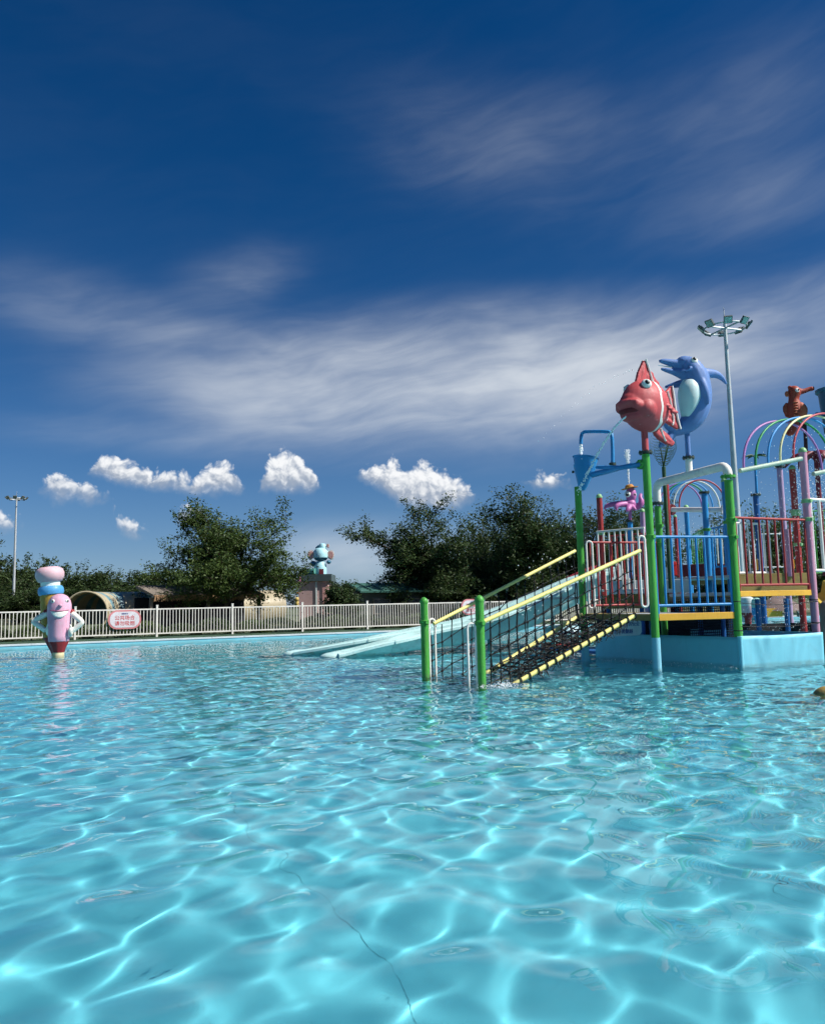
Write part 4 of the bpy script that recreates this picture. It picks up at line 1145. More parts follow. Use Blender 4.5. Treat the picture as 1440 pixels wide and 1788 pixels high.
# --- blue dolphin
DOLM = paint('dolphin_blue', (0.125, 0.235, 0.52), 0.45, 0.16, 2.5)
BELLY = paint('dolphin_belly', (0.58, 0.74, 0.74), 0.4, 0.15, 2.5)
YD = pT.y
def dp(px, py, dy=0.0): return at(px, py, YD + dy)
PXM = F_PX / YD
dol = thing('dolphin_figure', (pT.x, pT.y, ztop), 'blue cartoon dolphin figure with pale belly leaping above the white pipe', 'dolphin figure')
def dtube(g, pts, n=14, sub=6):
    S = spline([(x, y, d, r) for (x, y, d, r) in pts], sub)
    g.tube([dp(p[0], p[1], p[2]) for p in S], [max(p[3] / PXM, 0.004) for p in S], n)
g = G()
dtube(g, [(1190, 640, 0, 15), (1203, 642, 0, 20), (1213, 662, 0.02, 24), (1217, 690, 0.04, 25), (1214, 716, 0.02, 23), (1203, 737, 0, 18), (1186, 749, -0.02, 12), (1170, 755, -0.04, 8)])
g.ell(dp(1194, 634), (16 / PXM, 14 / PXM, 13 / PXM))
dtube(g, [(1192, 638, 0, 9), (1172, 634, -0.02, 7), (1158, 631, -0.04, 5.0), (1150, 630.5, -0.05, 2.6)])
dtube(g, [(1196, 654, 0, 12), (1178, 650, -0.02, 6.5), (1162, 646, -0.04, 4.2), (1153, 644, -0.05, 2.4)])
# smile fold
dtube(g, [(1188, 647, -0.16, 2), (1199, 647, -0.21, 2.4), (1205, 640, -0.22, 2.4)], 8)
dtube(g, [(1228, 652, 0.0, 10), (1246, 653, 0.06, 7.5), (1258, 659, 0.10, 5), (1268, 671, 0.12, 2)])      # dorsal fin
dtube(g, [(1222, 664, -0.14, 9), (1229, 680, -0.20, 8), (1234, 696, -0.22, 5), (1235, 706, -0.22, 2)])      # near flipper
dtube(g, [(1196, 668, 0.22, 8), (1178, 672, 0.30, 6), (1160, 676, 0.34, 2.5)])                               # far flipper
dtube(g, [(1176, 752, -0.03, 7), (1166, 742, -0.10, 8), (1161, 733, -0.14, 5), (1160, 727, -0.16, 2)])      # flukes
dtube(g, [(1176, 754, -0.03, 7), (1166, 766, -0.04, 8), (1156, 775, -0.06, 5.5), (1150, 781, -0.08, 2.5)])
organic(g.build('body', DOLM, dol), 0.016, 4)
bl = G()
S = spline([(1203, 664, 0.0, 12), (1203, 678, 0.0, 19), (1203, 696, -0.005, 20), (1200, 714, -0.01, 15), (1196, 728, -0.02, 8)], 6)
bl.tube([dp(p[0], p[1], -0.075 + p[2]) for p in S], [p[3] / PXM for p in S], 20)
organic(bl.build('belly', BELLY, dol), 0.018, 6)
eye(dol, dp(1211.5, 629.5, -0.155), (0.30, -0.9, 0.30), 0.074, (-0.3, -0.5, 0.6))
eye(dol, dp(1194, 629, 0.155), (-0.3, 0.9, 0.30), 0.062)
tm_ = paint('tooth_grey', (0.55, 0.6, 0.66), 0.4, 0.1)
G().tube([dp(1148, 638, -0.05), dp(1172, 641, -0.03)], [0.005, 0.012], 6).build('tongue_nozzle', tm_, dol)
G().tube([pT + ZX * ztop, pT + ZX * (ztop + (798 - 745) / PXM)], 0.048, 14).build('mount_pipe', DOLM, dol)

# --- terracotta seahorse
SEAM = paint('seahorse_rust', (0.36, 0.05, 0.025), 0.45, 0.25, 4.0)
SEAL = paint('seahorse_belly', (0.52, 0.12, 0.055), 0.42, 0.25, 4.0)
YS = 18.2; PS = F_PX / YS
def hp(px, py, dy=0.0): return at(px, py, YS + dy)
def htube(g, pts, n=12):
    S = spline(pts, 5); g.tube([hp(p[0], p[1], p[2]) for p in S], [p[3] / PS for p in S], n)
sea = thing('seahorse_figure', hp(1388, 765), 'rust red seahorse figure facing right above the rainbow hoops', 'seahorse figure')
g = G()
htube(g, [(1386, 686, 0, 11), (1385, 697, 0, 9), (1386, 708, 0, 12), (1388, 720, 0, 13), (1386, 733, 0, 10), (1383, 746, 0, 8), (1379, 755, 0, 7), (1374, 752, 0, 5), (1375, 746, 0, 3)])
g.ell(hp(1386, 684), (11 / PS, 10 / PS, 11 / PS))
htube(g, [(1392, 684, 0, 7), (1402, 683, -0.02, 4.6), (1412, 679.5, -0.03, 4.0), (1418, 678.5, -0.04, 4.6)])
htube(g, [(1382, 679, 0, 5), (1377, 677, 0, 4), (1374.5, 677, 0, 1.6)], 8)
organic(g.build('body', SEAM, sea), 0.016, 3)
g = G(); htube(g, [(1392, 706, -0.03, 7), (1398, 714, -0.05, 10), (1397, 724, -0.05, 10), (1393, 732, -0.04, 6)])
organic(g.build('belly', SEAL, sea), 0.016, 3)
for k in range(6):
    G().ell(hp(1388.5 + 0.2 * k, 702 + 4.6 * k, -0.14), (4.6 / PS, 0.03, 1.6 / PS), None, 10, 6).build('belly_plate', SEAL, sea)
g = G()
for k in range(5):
    g.tube([hp(1381, 714, 0.02), hp(1369 + abs(k - 2) * 1.0, 706 + 5.4 * k, 0.06)], [0.02, 0.035], 8)
g.plate([hp(1380, 706, 0.04), hp(1371, 703, 0.06), hp(1366, 710, 0.06), hp(1366, 718, 0.06), hp(1371, 727, 0.06), hp(1377, 730, 0.04)], (0, 1, 0), 0.05)
organic(g.build('back_fin', SEAM, sea), 0.014, 2)
for (x, y_) in ((1373, 688),):
    organic(G().ell(hp(x, y_, 0.0), (4 / PS, 0.04, 5.5 / PS)).build('ear_fin', SEAL, sea), 0.012, 1)
eye(sea, hp(1391, 681.5, -0.115), (0.35, -0.9, 0.15), 0.052, (0.4, -0.6, 0.3))
G().lathe([(3.0 / PS, -0.01), (3.6 / PS, 0.0), (2.6 / PS, 0.006)], hp(1419.5, 678.2, -0.04), (1, -0.1, 0.08), 12).build('nozzle', EYEB, sea)
G().tube([hp(1404, 738, 0.1), hp(1407, 800, 0.1), hp(1410, 1000, 0.1)], 0.04, 10).build('stand_pipe', paint('dark_maroon', (0.06, 0.015, 0.02), 0.5, 0.3), sea)
G().tube([hp(1386, 735, 0.0), hp(1396, 742, 0.05), hp(1405, 750, 0.1)], 0.035, 8).build('bracket', _mats['dark_maroon'], sea)

# --- pink octopus with straw hat
OCT = paint('octopus_pink', (0.52, 0.16, 0.42), 0.38, 0.18, 3.0)
YO = 20.5; PO = F_PX / YO
def op(px, py, dy=0.0): return at(px, py, YO + dy)
def otube(g, pts, n=10):
    S = spline(pts, 6); g.tube([op(p[0], p[1], p[2]) for p in S], [p[3] / PO for p in S], n)
oc = thing('octopus_figure', op(1099, 912), 'pink cartoon octopus figure in an orange hat with a fountain above it', 'octopus figure')
g = G()
g.ell(op(1101, 864), (9.5 / PO, 9 / PO, 14 / PO)); g.ell(op(1100, 880), (10 / PO, 10 / PO, 8 / PO))
otube(g, [(1096, 880, 0, 6), (1083, 881, -0.12, 5), (1075, 885, -0.18, 4), (1077, 892, -0.2, 1.4)])
otube(g, [(1094, 879, 0.08, 6), (1075, 880, 0.15, 5), (1060, 883, 0.2, 4), (1054, 889, 0.2, 2)])
otube(g, [(1104, 882, 0, 6), (1113, 885, -0.05, 5.5), (1119, 877, -0.08, 5), (1117, 868, -0.05, 3.2), (1118.5, 863, 0, 3)])
otube(g, [(1104, 884, 0, 6), (1114, 884, 0.1, 5), (1124, 875, 0.15, 4), (1130, 872, 0.2, 2)])
otube(g, [(1098, 884, -0.1, 5), (1096, 889, -0.2, 4.5), (1093, 893, -0.25, 2)])
otube(g, [(1101, 884, -0.08, 5), (1106, 888, -0.16, 4), (1110, 890, -0.2, 2)])
organic(g.build('body', OCT, oc), 0.016, 4)
hx, hs, hz = basis((1, 0, 0.16))
HATM = paint('straw_orange', (0.55, 0.24, 0.04), 0.6, 0.25, 6.0)
hat = G().lathe([(0.02, -0.015), (0.205, -0.012), (0.21, 0.0), (0.11, 0.012), (0.10, 0.055), (0.07, 0.085), (0.01, 0.092)], op(1098.5, 852), hz, 24).build('hat', HATM, oc)
for s_, x in ((-1, 1095), (1, 1106)):
    eye(oc, op(x, 863, -0.11 + (0.06 if s_ > 0 else 0)), (-0.35 if s_ < 0 else 0.6, -0.9, 0.1), 0.078, (-0.3, -0.6, -0.35))
G().tube([op(1099.5, 886), op(1099.5, 912)], 0.038, 10).build('stalk', OCT, oc)
oo = G().tube([op(1099.5, 910), op(1100.5, 1010)], 0.062, 14).build('blue_post', BLUE, oc)
g = G(); ring_flange(g, op(1099.5, 910), 0.10); g.build('flange', DARKFL, oo)

# --- blue funnel bucket on its arm with the filling pipe
bc = at(1022, 800, 15.35); PB = F_PX / 15.35
bk = thing('tipping_bucket', (bc.x, bc.y, bc.z - 0.66), 'blue cone tipping bucket being filled by a bent pipe, left of the fish', 'bucket')
ax_ = Vector((0.15, 0.02, 1.0)).normalized()
bm_ = G().lathe([(0.245, 0.0), (0.25, 0.012), (0.232, 0.012), (0.20, -0.16), (0.03, -0.60), (0.02, -0.62), (0.045, -0.62), (0.085, -0.55), (0.215, -0.16)], bc, ax_, 28).build('cone', BLUE, bk)
G().lathe([(0.04, -0.03), (0.04, 0.03)], at(1036, 816, 15.3), (1, -0.25, 0), 12).build('pivot', DARKFL, bk)
G().lathe([(0.025, -0.02), (0.025, 0.02)], at(1000, 824, 15.5), (1, -0.1, 0), 10).build('pivot', DARKFL, bk)
fl = at(1120, 811, pA.y + 0.05)
j0 = at(1082, 817, 14.35)
arm = G().tube([fl, at(1098, 814, 14.2), j0, at(1042, 816, 15.1)], [0.05, 0.048, 0.044, 0.032], 12).build('arm', BLUE, bk)
G().tube([j0, at(1060, 823, 14.8), at(1034, 829, 15.2)], [0.044, 0.05, 0.058], 12).build('brace', BLUE, arm)
g = G(); ring_flange(g, at(1119, 811, pA.y + 0.05), 0.085, (1, 0.2, 0.03), t=0.06); g.build('arm_flange', GREEN, arm)
yp = 14.75
pp = [at(1069, 813, yp)]
for (x, y_) in ((1069, 790), (1068, 765), (1067, 758), (1062, 754), (1050, 753.5), (1034, 753.5), (1020, 754), (1015.5, 757), (1014, 764), (1013.5, 775)): pp.append(at(x, y_, yp + (1069 - x) / 55 * 0.45))
fill = G().tube(pp, 0.033, 12).build('fill_pipe', BLUE, bk)
g = G(); ring_flange(g, at(1069, 811, yp), 0.062, t=0.03); g.build('fill_flange', DARKFL, fill)

# --- big tipping bucket cut by the right edge
YB = 18.0; q = at(1468, 690, YB); PBk = F_PX / YB
bb = thing('tipping_bucket', (q.x, q.y, at(1468, 775, YB).z), 'large teal tipping bucket with a white swirl cut by the right edge', 'bucket')
z0, z1 = at(1468, 762, YB).z, at(1468, 683, YB).z
TEAL = paint('teal_bucket', (0.02, 0.13, 0.22), 0.35, 0.2, 3.0)
G().lathe([(0.30, z0), (0.40, z0 + 0.10), (0.47, z1 - 0.03), (0.52, z1), (0.53, z1 + 0.05), (0.50, z1 + 0.06), (0.45, z1 - 0.02), (0.34, z0 + 0.12)], (q.x, q.y, 0), n=32).build('pail', TEAL, bb)
vs = []; fs = []
for j in range(9):
    zz = z1 - 0.22 - 0.62 * j / 8; hw = 0.62 * math.sin(math.pi * (0.12 + 0.80 * j / 8))
    for k in range(9):
        a = math.pi * 1.36 + hw * (k / 8 - 0.5) * 1.5; r_ = 0.485 - 0.07 * (z1 - zz)
        vs.append((q.x + r_ * math.cos(a), q.y + r_ * math.sin(a), zz))
for j in range(8):
    for k in range(8): fs.append((j * 9 + k, j * 9 + k + 1, j * 9 + k + 10, j * 9 + k + 9))
o = G().add(vs, fs).build('white_patch', WHITEG, bb); o.modifiers.new('s', 'SOLIDIFY').thickness = 0.01
G().tube([(q.x, q.y, z0), (q.x, q.y, 1.5)], 0.07, 12).build('stand_pipe', NAVY, bb)
G().tube([(q.x - 0.6, q.y, (z0 + z1) / 2), (q.x + 0.6, q.y, (z0 + z1) / 2)], 0.04, 10).build('axle', NAVY, bb)

# --- red leaf sprayer behind the pink pole
YR = 17.3; rc = at(1424, 800, YR)
ls = thing('leaf_sprayer', (rc.x, rc.y, 1.6), 'dark red leaf-shaped water sprayer behind the pink capped pole', 'sprayer')
DRED = paint('leaf_dark_red', (0.17, 0.012, 0.03), 0.4, 0.25)
G().tube([(rc.x, rc.y, 1.6), (rc.x, rc.y, rc.z)], 0.05, 12).build('stem', DRED, ls)
for k in range(9):
    a = 2 * math.pi * k / 9 + 0.3; d = Vector((math.cos(a), math.sin(a), 0)); s_ = Vector((-d.y, d.x, 0)); L = 0.66
    P = [rc + d * (L * t) + ZX * (0.16 * math.sin(math.pi * t * 0.8) - 0.22 * t * t) for t in [i / 8 for i in range(9)]]
    W = [0.04, 0.09, 0.13, 0.15, 0.15, 0.13, 0.10, 0.06, 0.01]
    vs = []; [vs.extend([p - s_ * w, p + ZX * 0.03, p + s_ * w]) for p, w in zip(P, W)]
    fs = [(3 * i + j, 3 * i + j + 1, 3 * i + j + 4, 3 * i + j + 3) for i in range(8) for j in (0, 1)]
    o = G().add(vs, fs).build('leaf_blade', DRED, ls); o.modifiers.new('s', 'SOLIDIFY').thickness = 0.02

# --- green palm sculptures
PALM = paint('palm_green', (0.025, 0.075, 0.03), 0.5, 0.3)
def frond(parent, base, tip, side, n, L, up, name='frond'):
    base, tip, side = Vector(base), Vector(tip), Vector(side).normalized(); g = G().tube([base, (base + tip) / 2, tip], [0.014, 0.012, 0.005], 6)
    for k in range(n):
        t = (k + 0.5) / n; p = base + (tip - base) * t; l = L * math.sin(math.pi * (0.12 + 0.80 * t))
        for s_ in (-1, 1):
            g.tube([p, p + side * s_ * l * 0.55 + up * (l * 0.05), p + side * s_ * l * 0.9 + up * (l * 0.30), p + side * s_ * l + up * (l * 0.62)], [0.006, 0.005, 0.004, 0.002], 4)
    return g.build(name, PALM, parent)
pc = at(1158, 815, 17.0)
pm = thing('palm_sculpture', (pc.x, pc.y, 1.4), 'dark green palm leaf sculpture between the fish and the dolphin poles', 'palm sculpture')
G().tube([(pc.x, pc.y, 1.4), pc], 0.04, 10).build('stem', PALM, pm)
frond(pm, pc, at(1165, 768, 17.1), (1, 0.1, 0), 13, 0.25, ZX)
frond(pm, pc, at(1148, 755, 17.3), (1, -0.2, 0), 12, 0.22, ZX)
frond(pm, pc, at(1172, 752, 16.9), (1, 0.3, 0), 11, 0.20, ZX)
sp_ = at(1317, 797, 21.0)
sm_ = thing('palm_sprinkler', (sp_.x, sp_.y, at(1320, 866, 21).z), 'thin blue sprinkler pole with small green leaves under the purple and green hoops', 'sprinkler')
G().tube([at(1320.5, 866, 21.0), sp_], [0.034, 0.03], 10).build('pole', BLUE, sm_)
for k in range(7):
    a = 2 * math.pi * k / 7; d = Vector((math.cos(a), math.sin(a), 0))
    G().tube([sp_, sp_ + d * 0.12 + ZX * 0.03, sp_ + d * 0.26 + ZX * 0.01, sp_ + d * 0.33 - ZX * 0.03], [0.012, 0.026, 0.018, 0.003], 6).build('leaf', PALM, sm_)

# ------------------------------------------------------------------ pencil figures in the pool
PP = paint('pencil_pink', (0.74, 0.40, 0.54), 0.5, 0.5, 2.0, 0.05, (0.55, 0.48, 0.52))
PR = paint('pencil_tip_red', (0.26, 0.02, 0.025), 0.4, 0.2)
PC_ = paint('pencil_cream', (0.70, 0.60, 0.36), 0.45, 0.15)
PW = paint('glove_white', (0.80, 0.78, 0.70), 0.4, 0.1)
PGd = paint('pencil_ochre', (0.42, 0.25, 0.045), 0.45, 0.25)
PB_ = paint('ring_blue', (0.08, 0.32, 0.62), 0.35, 0.15)
PE = paint('eraser_pink', (0.76, 0.50, 0.56), 0.5, 0.5, 2.0, 0.05, (0.50, 0.46, 0.52))
PLIP = paint('lip_line', (0.30, 0.06, 0.14), 0.5, 0.1)
cp = on(103, 1147); Yc = cp.y; PC2 = F_PX / Yc
def cq(px, py, dy=0.0): return at(px, py, Yc + dy)
m1_ = 1 / PC2
pen = thing('pencil_figure', cp, 'pink smiling pencil figure with white arms on its hips standing in the pool', 'pencil figure')
zz = lambda py: at(104, py, Yc).z
body = [(0.05, zz(1037)), (7.5 * m1_, zz(1038.2)), (13 * m1_, zz(1041.5)), (17.2 * m1_, zz(1048)), (19.3 * m1_, zz(1056)), (19.8 * m1_, zz(1066)), (19.0 * m1_, zz(1080)), (18.2 * m1_, zz(1095)), (17.6 * m1_, zz(1110)), (17.2 * m1_, zz(1119)), (15.5 * m1_, zz(1120.5))]
ctr = cq(104, 1090); ctr.z = 0
G().lathe(body[::-1], ctr, n=36, lobe=0.012, lobes=9).build('body', PP, pen, angle=60)
# scalloped lower edge, red cone and cream tip
G().lathe([(9.6 * m1_, zz(1139)), (10.0 * m1_, zz(1137)), (12.4 * m1_, zz(1130)), (15.8 * m1_, zz(1122)), (16.2 * m1_, zz(1119))], ctr, n=36, lobe=0.03, lobes=9).build('cone', PR, pen, angle=60)
G().lathe([(7.5 * m1_, -0.5), (9.2 * m1_, zz(1149)), (9.4 * m1_, zz(1140)), (8.6 * m1_, zz(1137.5))], ctr, n=28).build('tip', PC_, pen)
fr2 = Vector((0.08, -1, 0)).normalized(); rr_ = 19.6 * m1_
def face(dx, py, out=0.0):
    a = math.asin(max(-0.98, min(0.98, dx / 19.6))) + 0.38; r = rr_ + out; return Vector((ctr.x + r * math.sin(a), ctr.y - r * math.cos(a), zz(py)))
for x in (-12.5, 12.5):
    p = face(x + 0.6, 1049.5, -0.03); nn = (p - Vector((ctr.x, ctr.y, p.z))).normalized()
    R = nn.to_track_quat('Z', 'Y').to_matrix()
    e = G().ell(p, (3.9 * m1_, 3.0 * m1_, 0.032), R, 16, 10).build('eye', EYEW, pen)
    G().ell(p + nn * 0.022 + Vector((0.006, 0, 0)), (1.7 * m1_, 1.9 * m1_, 0.014), R, 12, 8).build('pupil', EYEB, e)
organic(G().ell(face(1.5, 1057.5, 0.02), (3.8 * m1_, 0.05, 3.2 * m1_)).build('nose', PP, pen), 0.012, 2)
# open smile: white crescent set into the body with a dark lip line
vs = []; fs = []; n = 20
for k in range(n + 1):
    t = k / n; x = -13.5 + 27.5 * t; c_ = 4 * t * (1 - t)
    yt = 1066.2 + 1.6 * c_; yb = 1066.4 + 12.4 * c_ ** 0.75
    for j in range(5):
        vs.append(face(x, yt + (yb - yt) * j / 4, 0.012))
for k in range(n):
    for j in range(4): q_ = k * 5 + j; fs.append((q_, q_ + 5, q_ + 6, q_ + 1))
o = G().add(vs, fs).build('smile', EYEW, pen); o.modifiers.new('s', 'SOLIDIFY').thickness = 0.02
G().tube([face(-13.8 + 28 * k / n, 1065.6 + 1.6 * 4 * (k / n) * (1 - k / n), 0.014) for k in range(n + 1)], 0.011, 6).build('lip', PLIP, o)
for s_, pts, hand in ((-1, [(84, 1070.5, 0.05, 5.6), (70, 1078, 0.0, 5.0), (60, 1084.5, -0.02, 4.6), (62, 1088, -0.03, 4.6), (72, 1095, -0.05, 4.6), (80, 1101, -0.08, 4.4)], (84.5, 1102, -0.12)),
                    (1, [(126, 1071, 0.05, 5.6), (136, 1079, 0.0, 5.0), (143, 1085.5, -0.02, 4.4), (142, 1089, -0.03, 4.4), (134, 1096, -0.05, 4.6), (127, 1101, -0.08, 4.6)], (123.5, 1104, -0.12))):
    g = G(); S = spline(pts, 5); g.tube([cq(p[0], p[1], p[2]) for p in S], [p[3] * m1_ for p in S], 12)
    hx_, hy_, hd = hand
    for k, (dx, l) in enumerate(((-2.6, 7.0), (-0.9, 8.2), (0.9, 8.0), (2.5, 6.4))):
        g.tube([cq(hx_ + s_ * dx, hy_ - 5, hd), cq(hx_ + s_ * dx * 1.05, hy_ + l * 0.5, hd - 0.01), cq(hx_ + s_ * dx * 0.9 - s_ * 0.5, hy_ + l, hd + 0.02)], [1.7 * m1_, 1.5 * m1_, 1.1 * m1_], 8)
    g.ell(cq(hx_, hy_ - 3, hd), (4.2 * m1_, 0.06, 6.5 * m1_))
    g.tube([cq(hx_ + s_ * 1.5, hy_ - 6, hd), cq(hx_ + s_ * 0.5, hy_ - 11, hd - 0.02), cq(hx_ - s_ * 1.0, hy_ - 14, hd - 0.01)], [1.9 * m1_, 1.6 * m1_, 1.1 * m1_], 8)
    organic(g.build('arm', PW, pen), 0.014, 2)
    organic(G().ell(cq(81.5 if s_ < 0 else 126.5, 1070.5, 0.06), (5.4 * m1_, 0.10, 7.2 * m1_)).build('sleeve', PR, pen), 0.016, 2)
# the second pencil behind, eraser up
rp_ = on(95, 1143); Y2 = Yc + 0.42; M2 = 1 / (F_PX / Y2)
def c2_(px, py): return at(px, py, Y2)
b2, t2_ = c2_(97, 1142), c2_(86.5, 990)
axp = (t2_ - b2).normalized(); Lp = (t2_ - b2).length
def hh_(py): return (1142 - py) / (1142 - 990) * Lp
pen2 = thing('pencil_figure', (b2.x, b2.y, 0), 'ochre pencil figure with blue ring and puffy pink eraser behind the smiling pencil', 'pencil figure')
G().lathe([(17.5 * M2, hh_(1112)), (18.5 * M2, hh_(1095)), (18.6 * M2, hh_(1060)), (18.0 * M2, hh_(1036))], b2, axp, 30, 0.012, 9).build('body', PGd, pen2, angle=60)
G().lathe([(4.5 * M2, hh_(1165)), (6.0 * M2, hh_(1140)), (17.3 * M2, hh_(1112)), (15 * M2, hh_(1110))], b2, axp, 30, 0.03, 9).build('cone', PR, pen2, angle=60)
G().lathe([(17 * M2, hh_(1040)), (20 * M2, hh_(1038.5)), (21.2 * M2, hh_(1034)), (20.8 * M2, hh_(1028)), (18.5 * M2, hh_(1024.5)), (15 * M2, hh_(1024))], b2, axp, 30).build('blue_ring', PB_, pen2)
G().lathe([(16.2 * M2, hh_(1028)), (15.8 * M2, hh_(1022)), (16.4 * M2, hh_(1015))], b2, axp, 30).build('collar', WHITEG, pen2)
G().lathe([(14 * M2, hh_(1018)), (19.5 * M2, hh_(1015.5)), (23.4 * M2, hh_(1008)), (23.8 * M2, hh_(1001)), (21.5 * M2, hh_(994.5)), (15 * M2, hh_(990.6)), (0.02, hh_(989.2))], b2, axp, 30).build('eraser', PE, pen2, angle=60)
# ------------------------------------------------------------------ buildings and rides behind the fence
CREAM = paint('tunnel_cream', (0.46, 0.40, 0.27), 0.35, 0.3, 1.5)
TBLUE = paint('tunnel_blue', (0.16, 0.29, 0.33), 0.35, 0.3, 1.5)
def pxy(px, y): q_ = at(px, 1060, y); q_.z = 0; return q_
ta, tb = at(146, 1060, 44.0), at(500, 1060, 51.0)
ta.z = tb.z = 0
td = (tb - ta).normalized(); tn_ = Vector((-td.y, td.x, 0)); TR = at(146, 1034, 44).z - 1.12
tun = thing('tunnel_tube', (ta.x, ta.y, RIM), 'long cream and blue banded fibreglass tunnel behind the fence', 'tunnel')
bands = [(0, 0.13, CREAM), (0.13, 0.20, TBLUE), (0.20, 0.31, CREAM), (0.31, 0.345, TBLUE), (0.345, 0.375, CREAM), (0.375, 0.47, TBLUE), (0.47, 0.62, CREAM), (0.62, 0.74, TBLUE), (0.74, 1.0, CREAM)]
TP = [Vector(q) for q in spline([tuple(pxy(150, 42.3)), tuple(pxy(163, 43.6)), tuple(pxy(182, 44.8)), tuple(pxy(214, 45.6)), tuple(pxy(262, 46.2)), tuple(pxy(360, 48.0)), tuple(pxy(488, 50.4))], 10)]
def tarc(f, r):
    x = f * (len(TP) - 1); i = min(int(x), len(TP) - 2); p = TP[i].lerp(TP[i + 1], x - i)
    d = (TP[min(i + 2, len(TP) - 1)] - TP[max(i - 1, 0)]).normalized(); n = Vector((-d.y, d.x, 0))
    return [p + n * (r * math.cos(a)) + ZX * (1.12 + r * math.sin(a)) for a in [math.radians(-35 + 250 * k / 28) for k in range(29)]]
for a, b, m_ in bands:
    fs_ = [a + (b - a) * k / 5 for k in range(6)]; g = G(); n = 29
    rows = [tarc(f, TR) for f in fs_] + [tarc(f, TR - 0.05) for f in fs_[::-1]]; vs = [q for r_ in rows for q in r_]; fs = []; R12 = len(rows)
    for i in range(R12):
        for k in range(n - 1): fs.append((i * n + k, i * n + k + 1, ((i + 1) % R12) * n + k + 1, ((i + 1) % R12) * n + k))
    g.add(vs, fs).build('band', m_, tun)
G().tube(tarc(0, TR - 0.02), 0.05, 8).build('mouth_rim', CREAM, tun)

# thatched shelter in front of the tunnel
ha, hb = at(262, 1060, 41.5), at(455, 1060, 46.0); ha.z = hb.z = 0
hd = (hb - ha).normalized(); hn = Vector((-hd.y, hd.x, 0))
shel = thing('thatched_shelter', (ha.x, ha.y, RIM), 'low open shelter with a straw thatched eave behind the fence', 'shelter')
zE = at(350, 1042, 43.7).z; zR = at(350, 1034, 43.7).z
STRAW = paint('straw_thatch', (0.36, 0.22, 0.12), 0.9, 0.6, 8.0, 0.3)
WOODG = paint('grey_wood', (0.20, 0.17, 0.14), 0.8, 0.4)
Lh = (hb - ha).length
g = G().add([ha - hn * 0.35 + ZX * zE, hb - hn * 0.35 + ZX * zE, hb + hn * 1.6 + ZX * (zR + 0.25), ha + hn * 1.6 + ZX * (zR + 0.25), ha - hn * 0.35 + ZX * (zE + 0.12), hb - hn * 0.35 + ZX * (zE + 0.12), hb + hn * 1.6 + ZX * (zR + 0.40), ha + hn * 1.6 + ZX * (zR + 0.40)],
            [(0, 1, 2, 3), (4, 7, 6, 5), (0, 4, 5, 1), (1, 5, 6, 2), (2, 6, 7, 3), (3, 7, 4, 0)])
g.build('roof', WOODG, shel, smooth=False)
rn = random.Random(2); g = G()
for k in range(520):
    p = ha + hd * (Lh * rn.random()) - hn * rn.uniform(0.33, 0.42) + ZX * (zE + 0.10)
    l = rn.uniform(0.18, 0.34); s_ = hd * 0.02
    q = p - ZX * l - hn * rn.uniform(0, 0.06) + hd * rn.gauss(0, 0.04)
    g.add([p - s_, p + s_, q + s_ * 0.6, q - s_ * 0.6], [(0, 1, 2, 3)])
tag(g.build('straw_fringe', STRAW, shel, smooth=False), kind='stuff')
for f in (0.01, 0.5, 0.985):
    G().box(ha + hd * (Lh * f) + ZX * (zE / 2), (0.14, 0.14, zE), (hd, hn, ZX)).build('post', WOODG, shel, smooth=False)
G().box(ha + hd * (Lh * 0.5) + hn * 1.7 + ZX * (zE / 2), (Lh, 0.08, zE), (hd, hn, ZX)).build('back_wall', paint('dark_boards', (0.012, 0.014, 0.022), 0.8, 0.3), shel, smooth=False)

# green-roofed hut under the trees
def hut(x0, x1, ytop, yeave, y0, y1, label, th):
    a, b = at(x0, 1050, y0), at(x1, 1050, y1); a.z = b.z = 0; d = (b - a).normalized(); n = Vector((-d.y, d.x, 0)); L = (b - a).length
    ze, zr = at((x0 + x1) / 2, yeave, (y0 + y1) / 2).z, at((x0 + x1) / 2, ytop, (y0 + y1) / 2).z
    t = thing('green_roof_hut', (a.x, a.y, RIM), label, 'hut', 'green-roofed huts under the trees')
    W = 3.2
    G().slab([a + n * 0.2, b + n * 0.2, b + n * (W - 0.2), a + n * (W - 0.2)], RIM, ze).build('wall', paint('hut_wall', (0.075, 0.085, 0.075), 0.7, 0.4, 1.5), t, smooth=False)
    GR = paint('green_tin_roof', (0.05, 0.15, 0.12), 0.45, 0.35, 1.5)
    rf = G().add([a - n * 0.25 + ZX * (ze - 0.02), b - n * 0.25 + ZX * (ze - 0.02), b + n * (W / 2) + ZX * zr, a + n * (W / 2) + ZX * zr, b + n * (W + 0.25) + ZX * (ze - 0.02), a + n * (W + 0.25) + ZX * (ze - 0.02)], [(0, 1, 2, 3), (3, 2, 4, 5)]).build('roof', GR, t, smooth=False)
    rf.modifiers.new('s', 'SOLIDIFY').thickness = 0.08
    k = 0.0
    rib = G().tube([(a - n * 0.25 + ZX * (ze + 0.03)), (a + n * (W / 2) + ZX * (zr + 0.05))], 0.03, 6)
    o0 = Vector(t['_o']); me = rib.mesh('roof_seam', a); me.materials.append(GR)
    while k < L:
        inst('roof_seam', me, rf, a + d * k); k += 0.62
    for f in (0.25, 0.6):
        c = a + d * (L * f) + n * 0.17 + ZX * (RIM + (ze - RIM) * 0.55)
        w = G().box(c, (1.0, 0.08, 0.8), (d, n, ZX)).build('window', WOODG, t, smooth=False)
        G().box(c - n * 0.045, (0.86, 0.02, 0.66), (d, n, ZX)).build('pane', paint('dark_glass', (0.02, 0.025, 0.03), 0.1, 0.1), w, smooth=False)
    return t
hut(626, 790, 1016, 1031, 41.8, 44.5, 'green tin-roofed hut behind the fence, beside the small dark tree', 0)
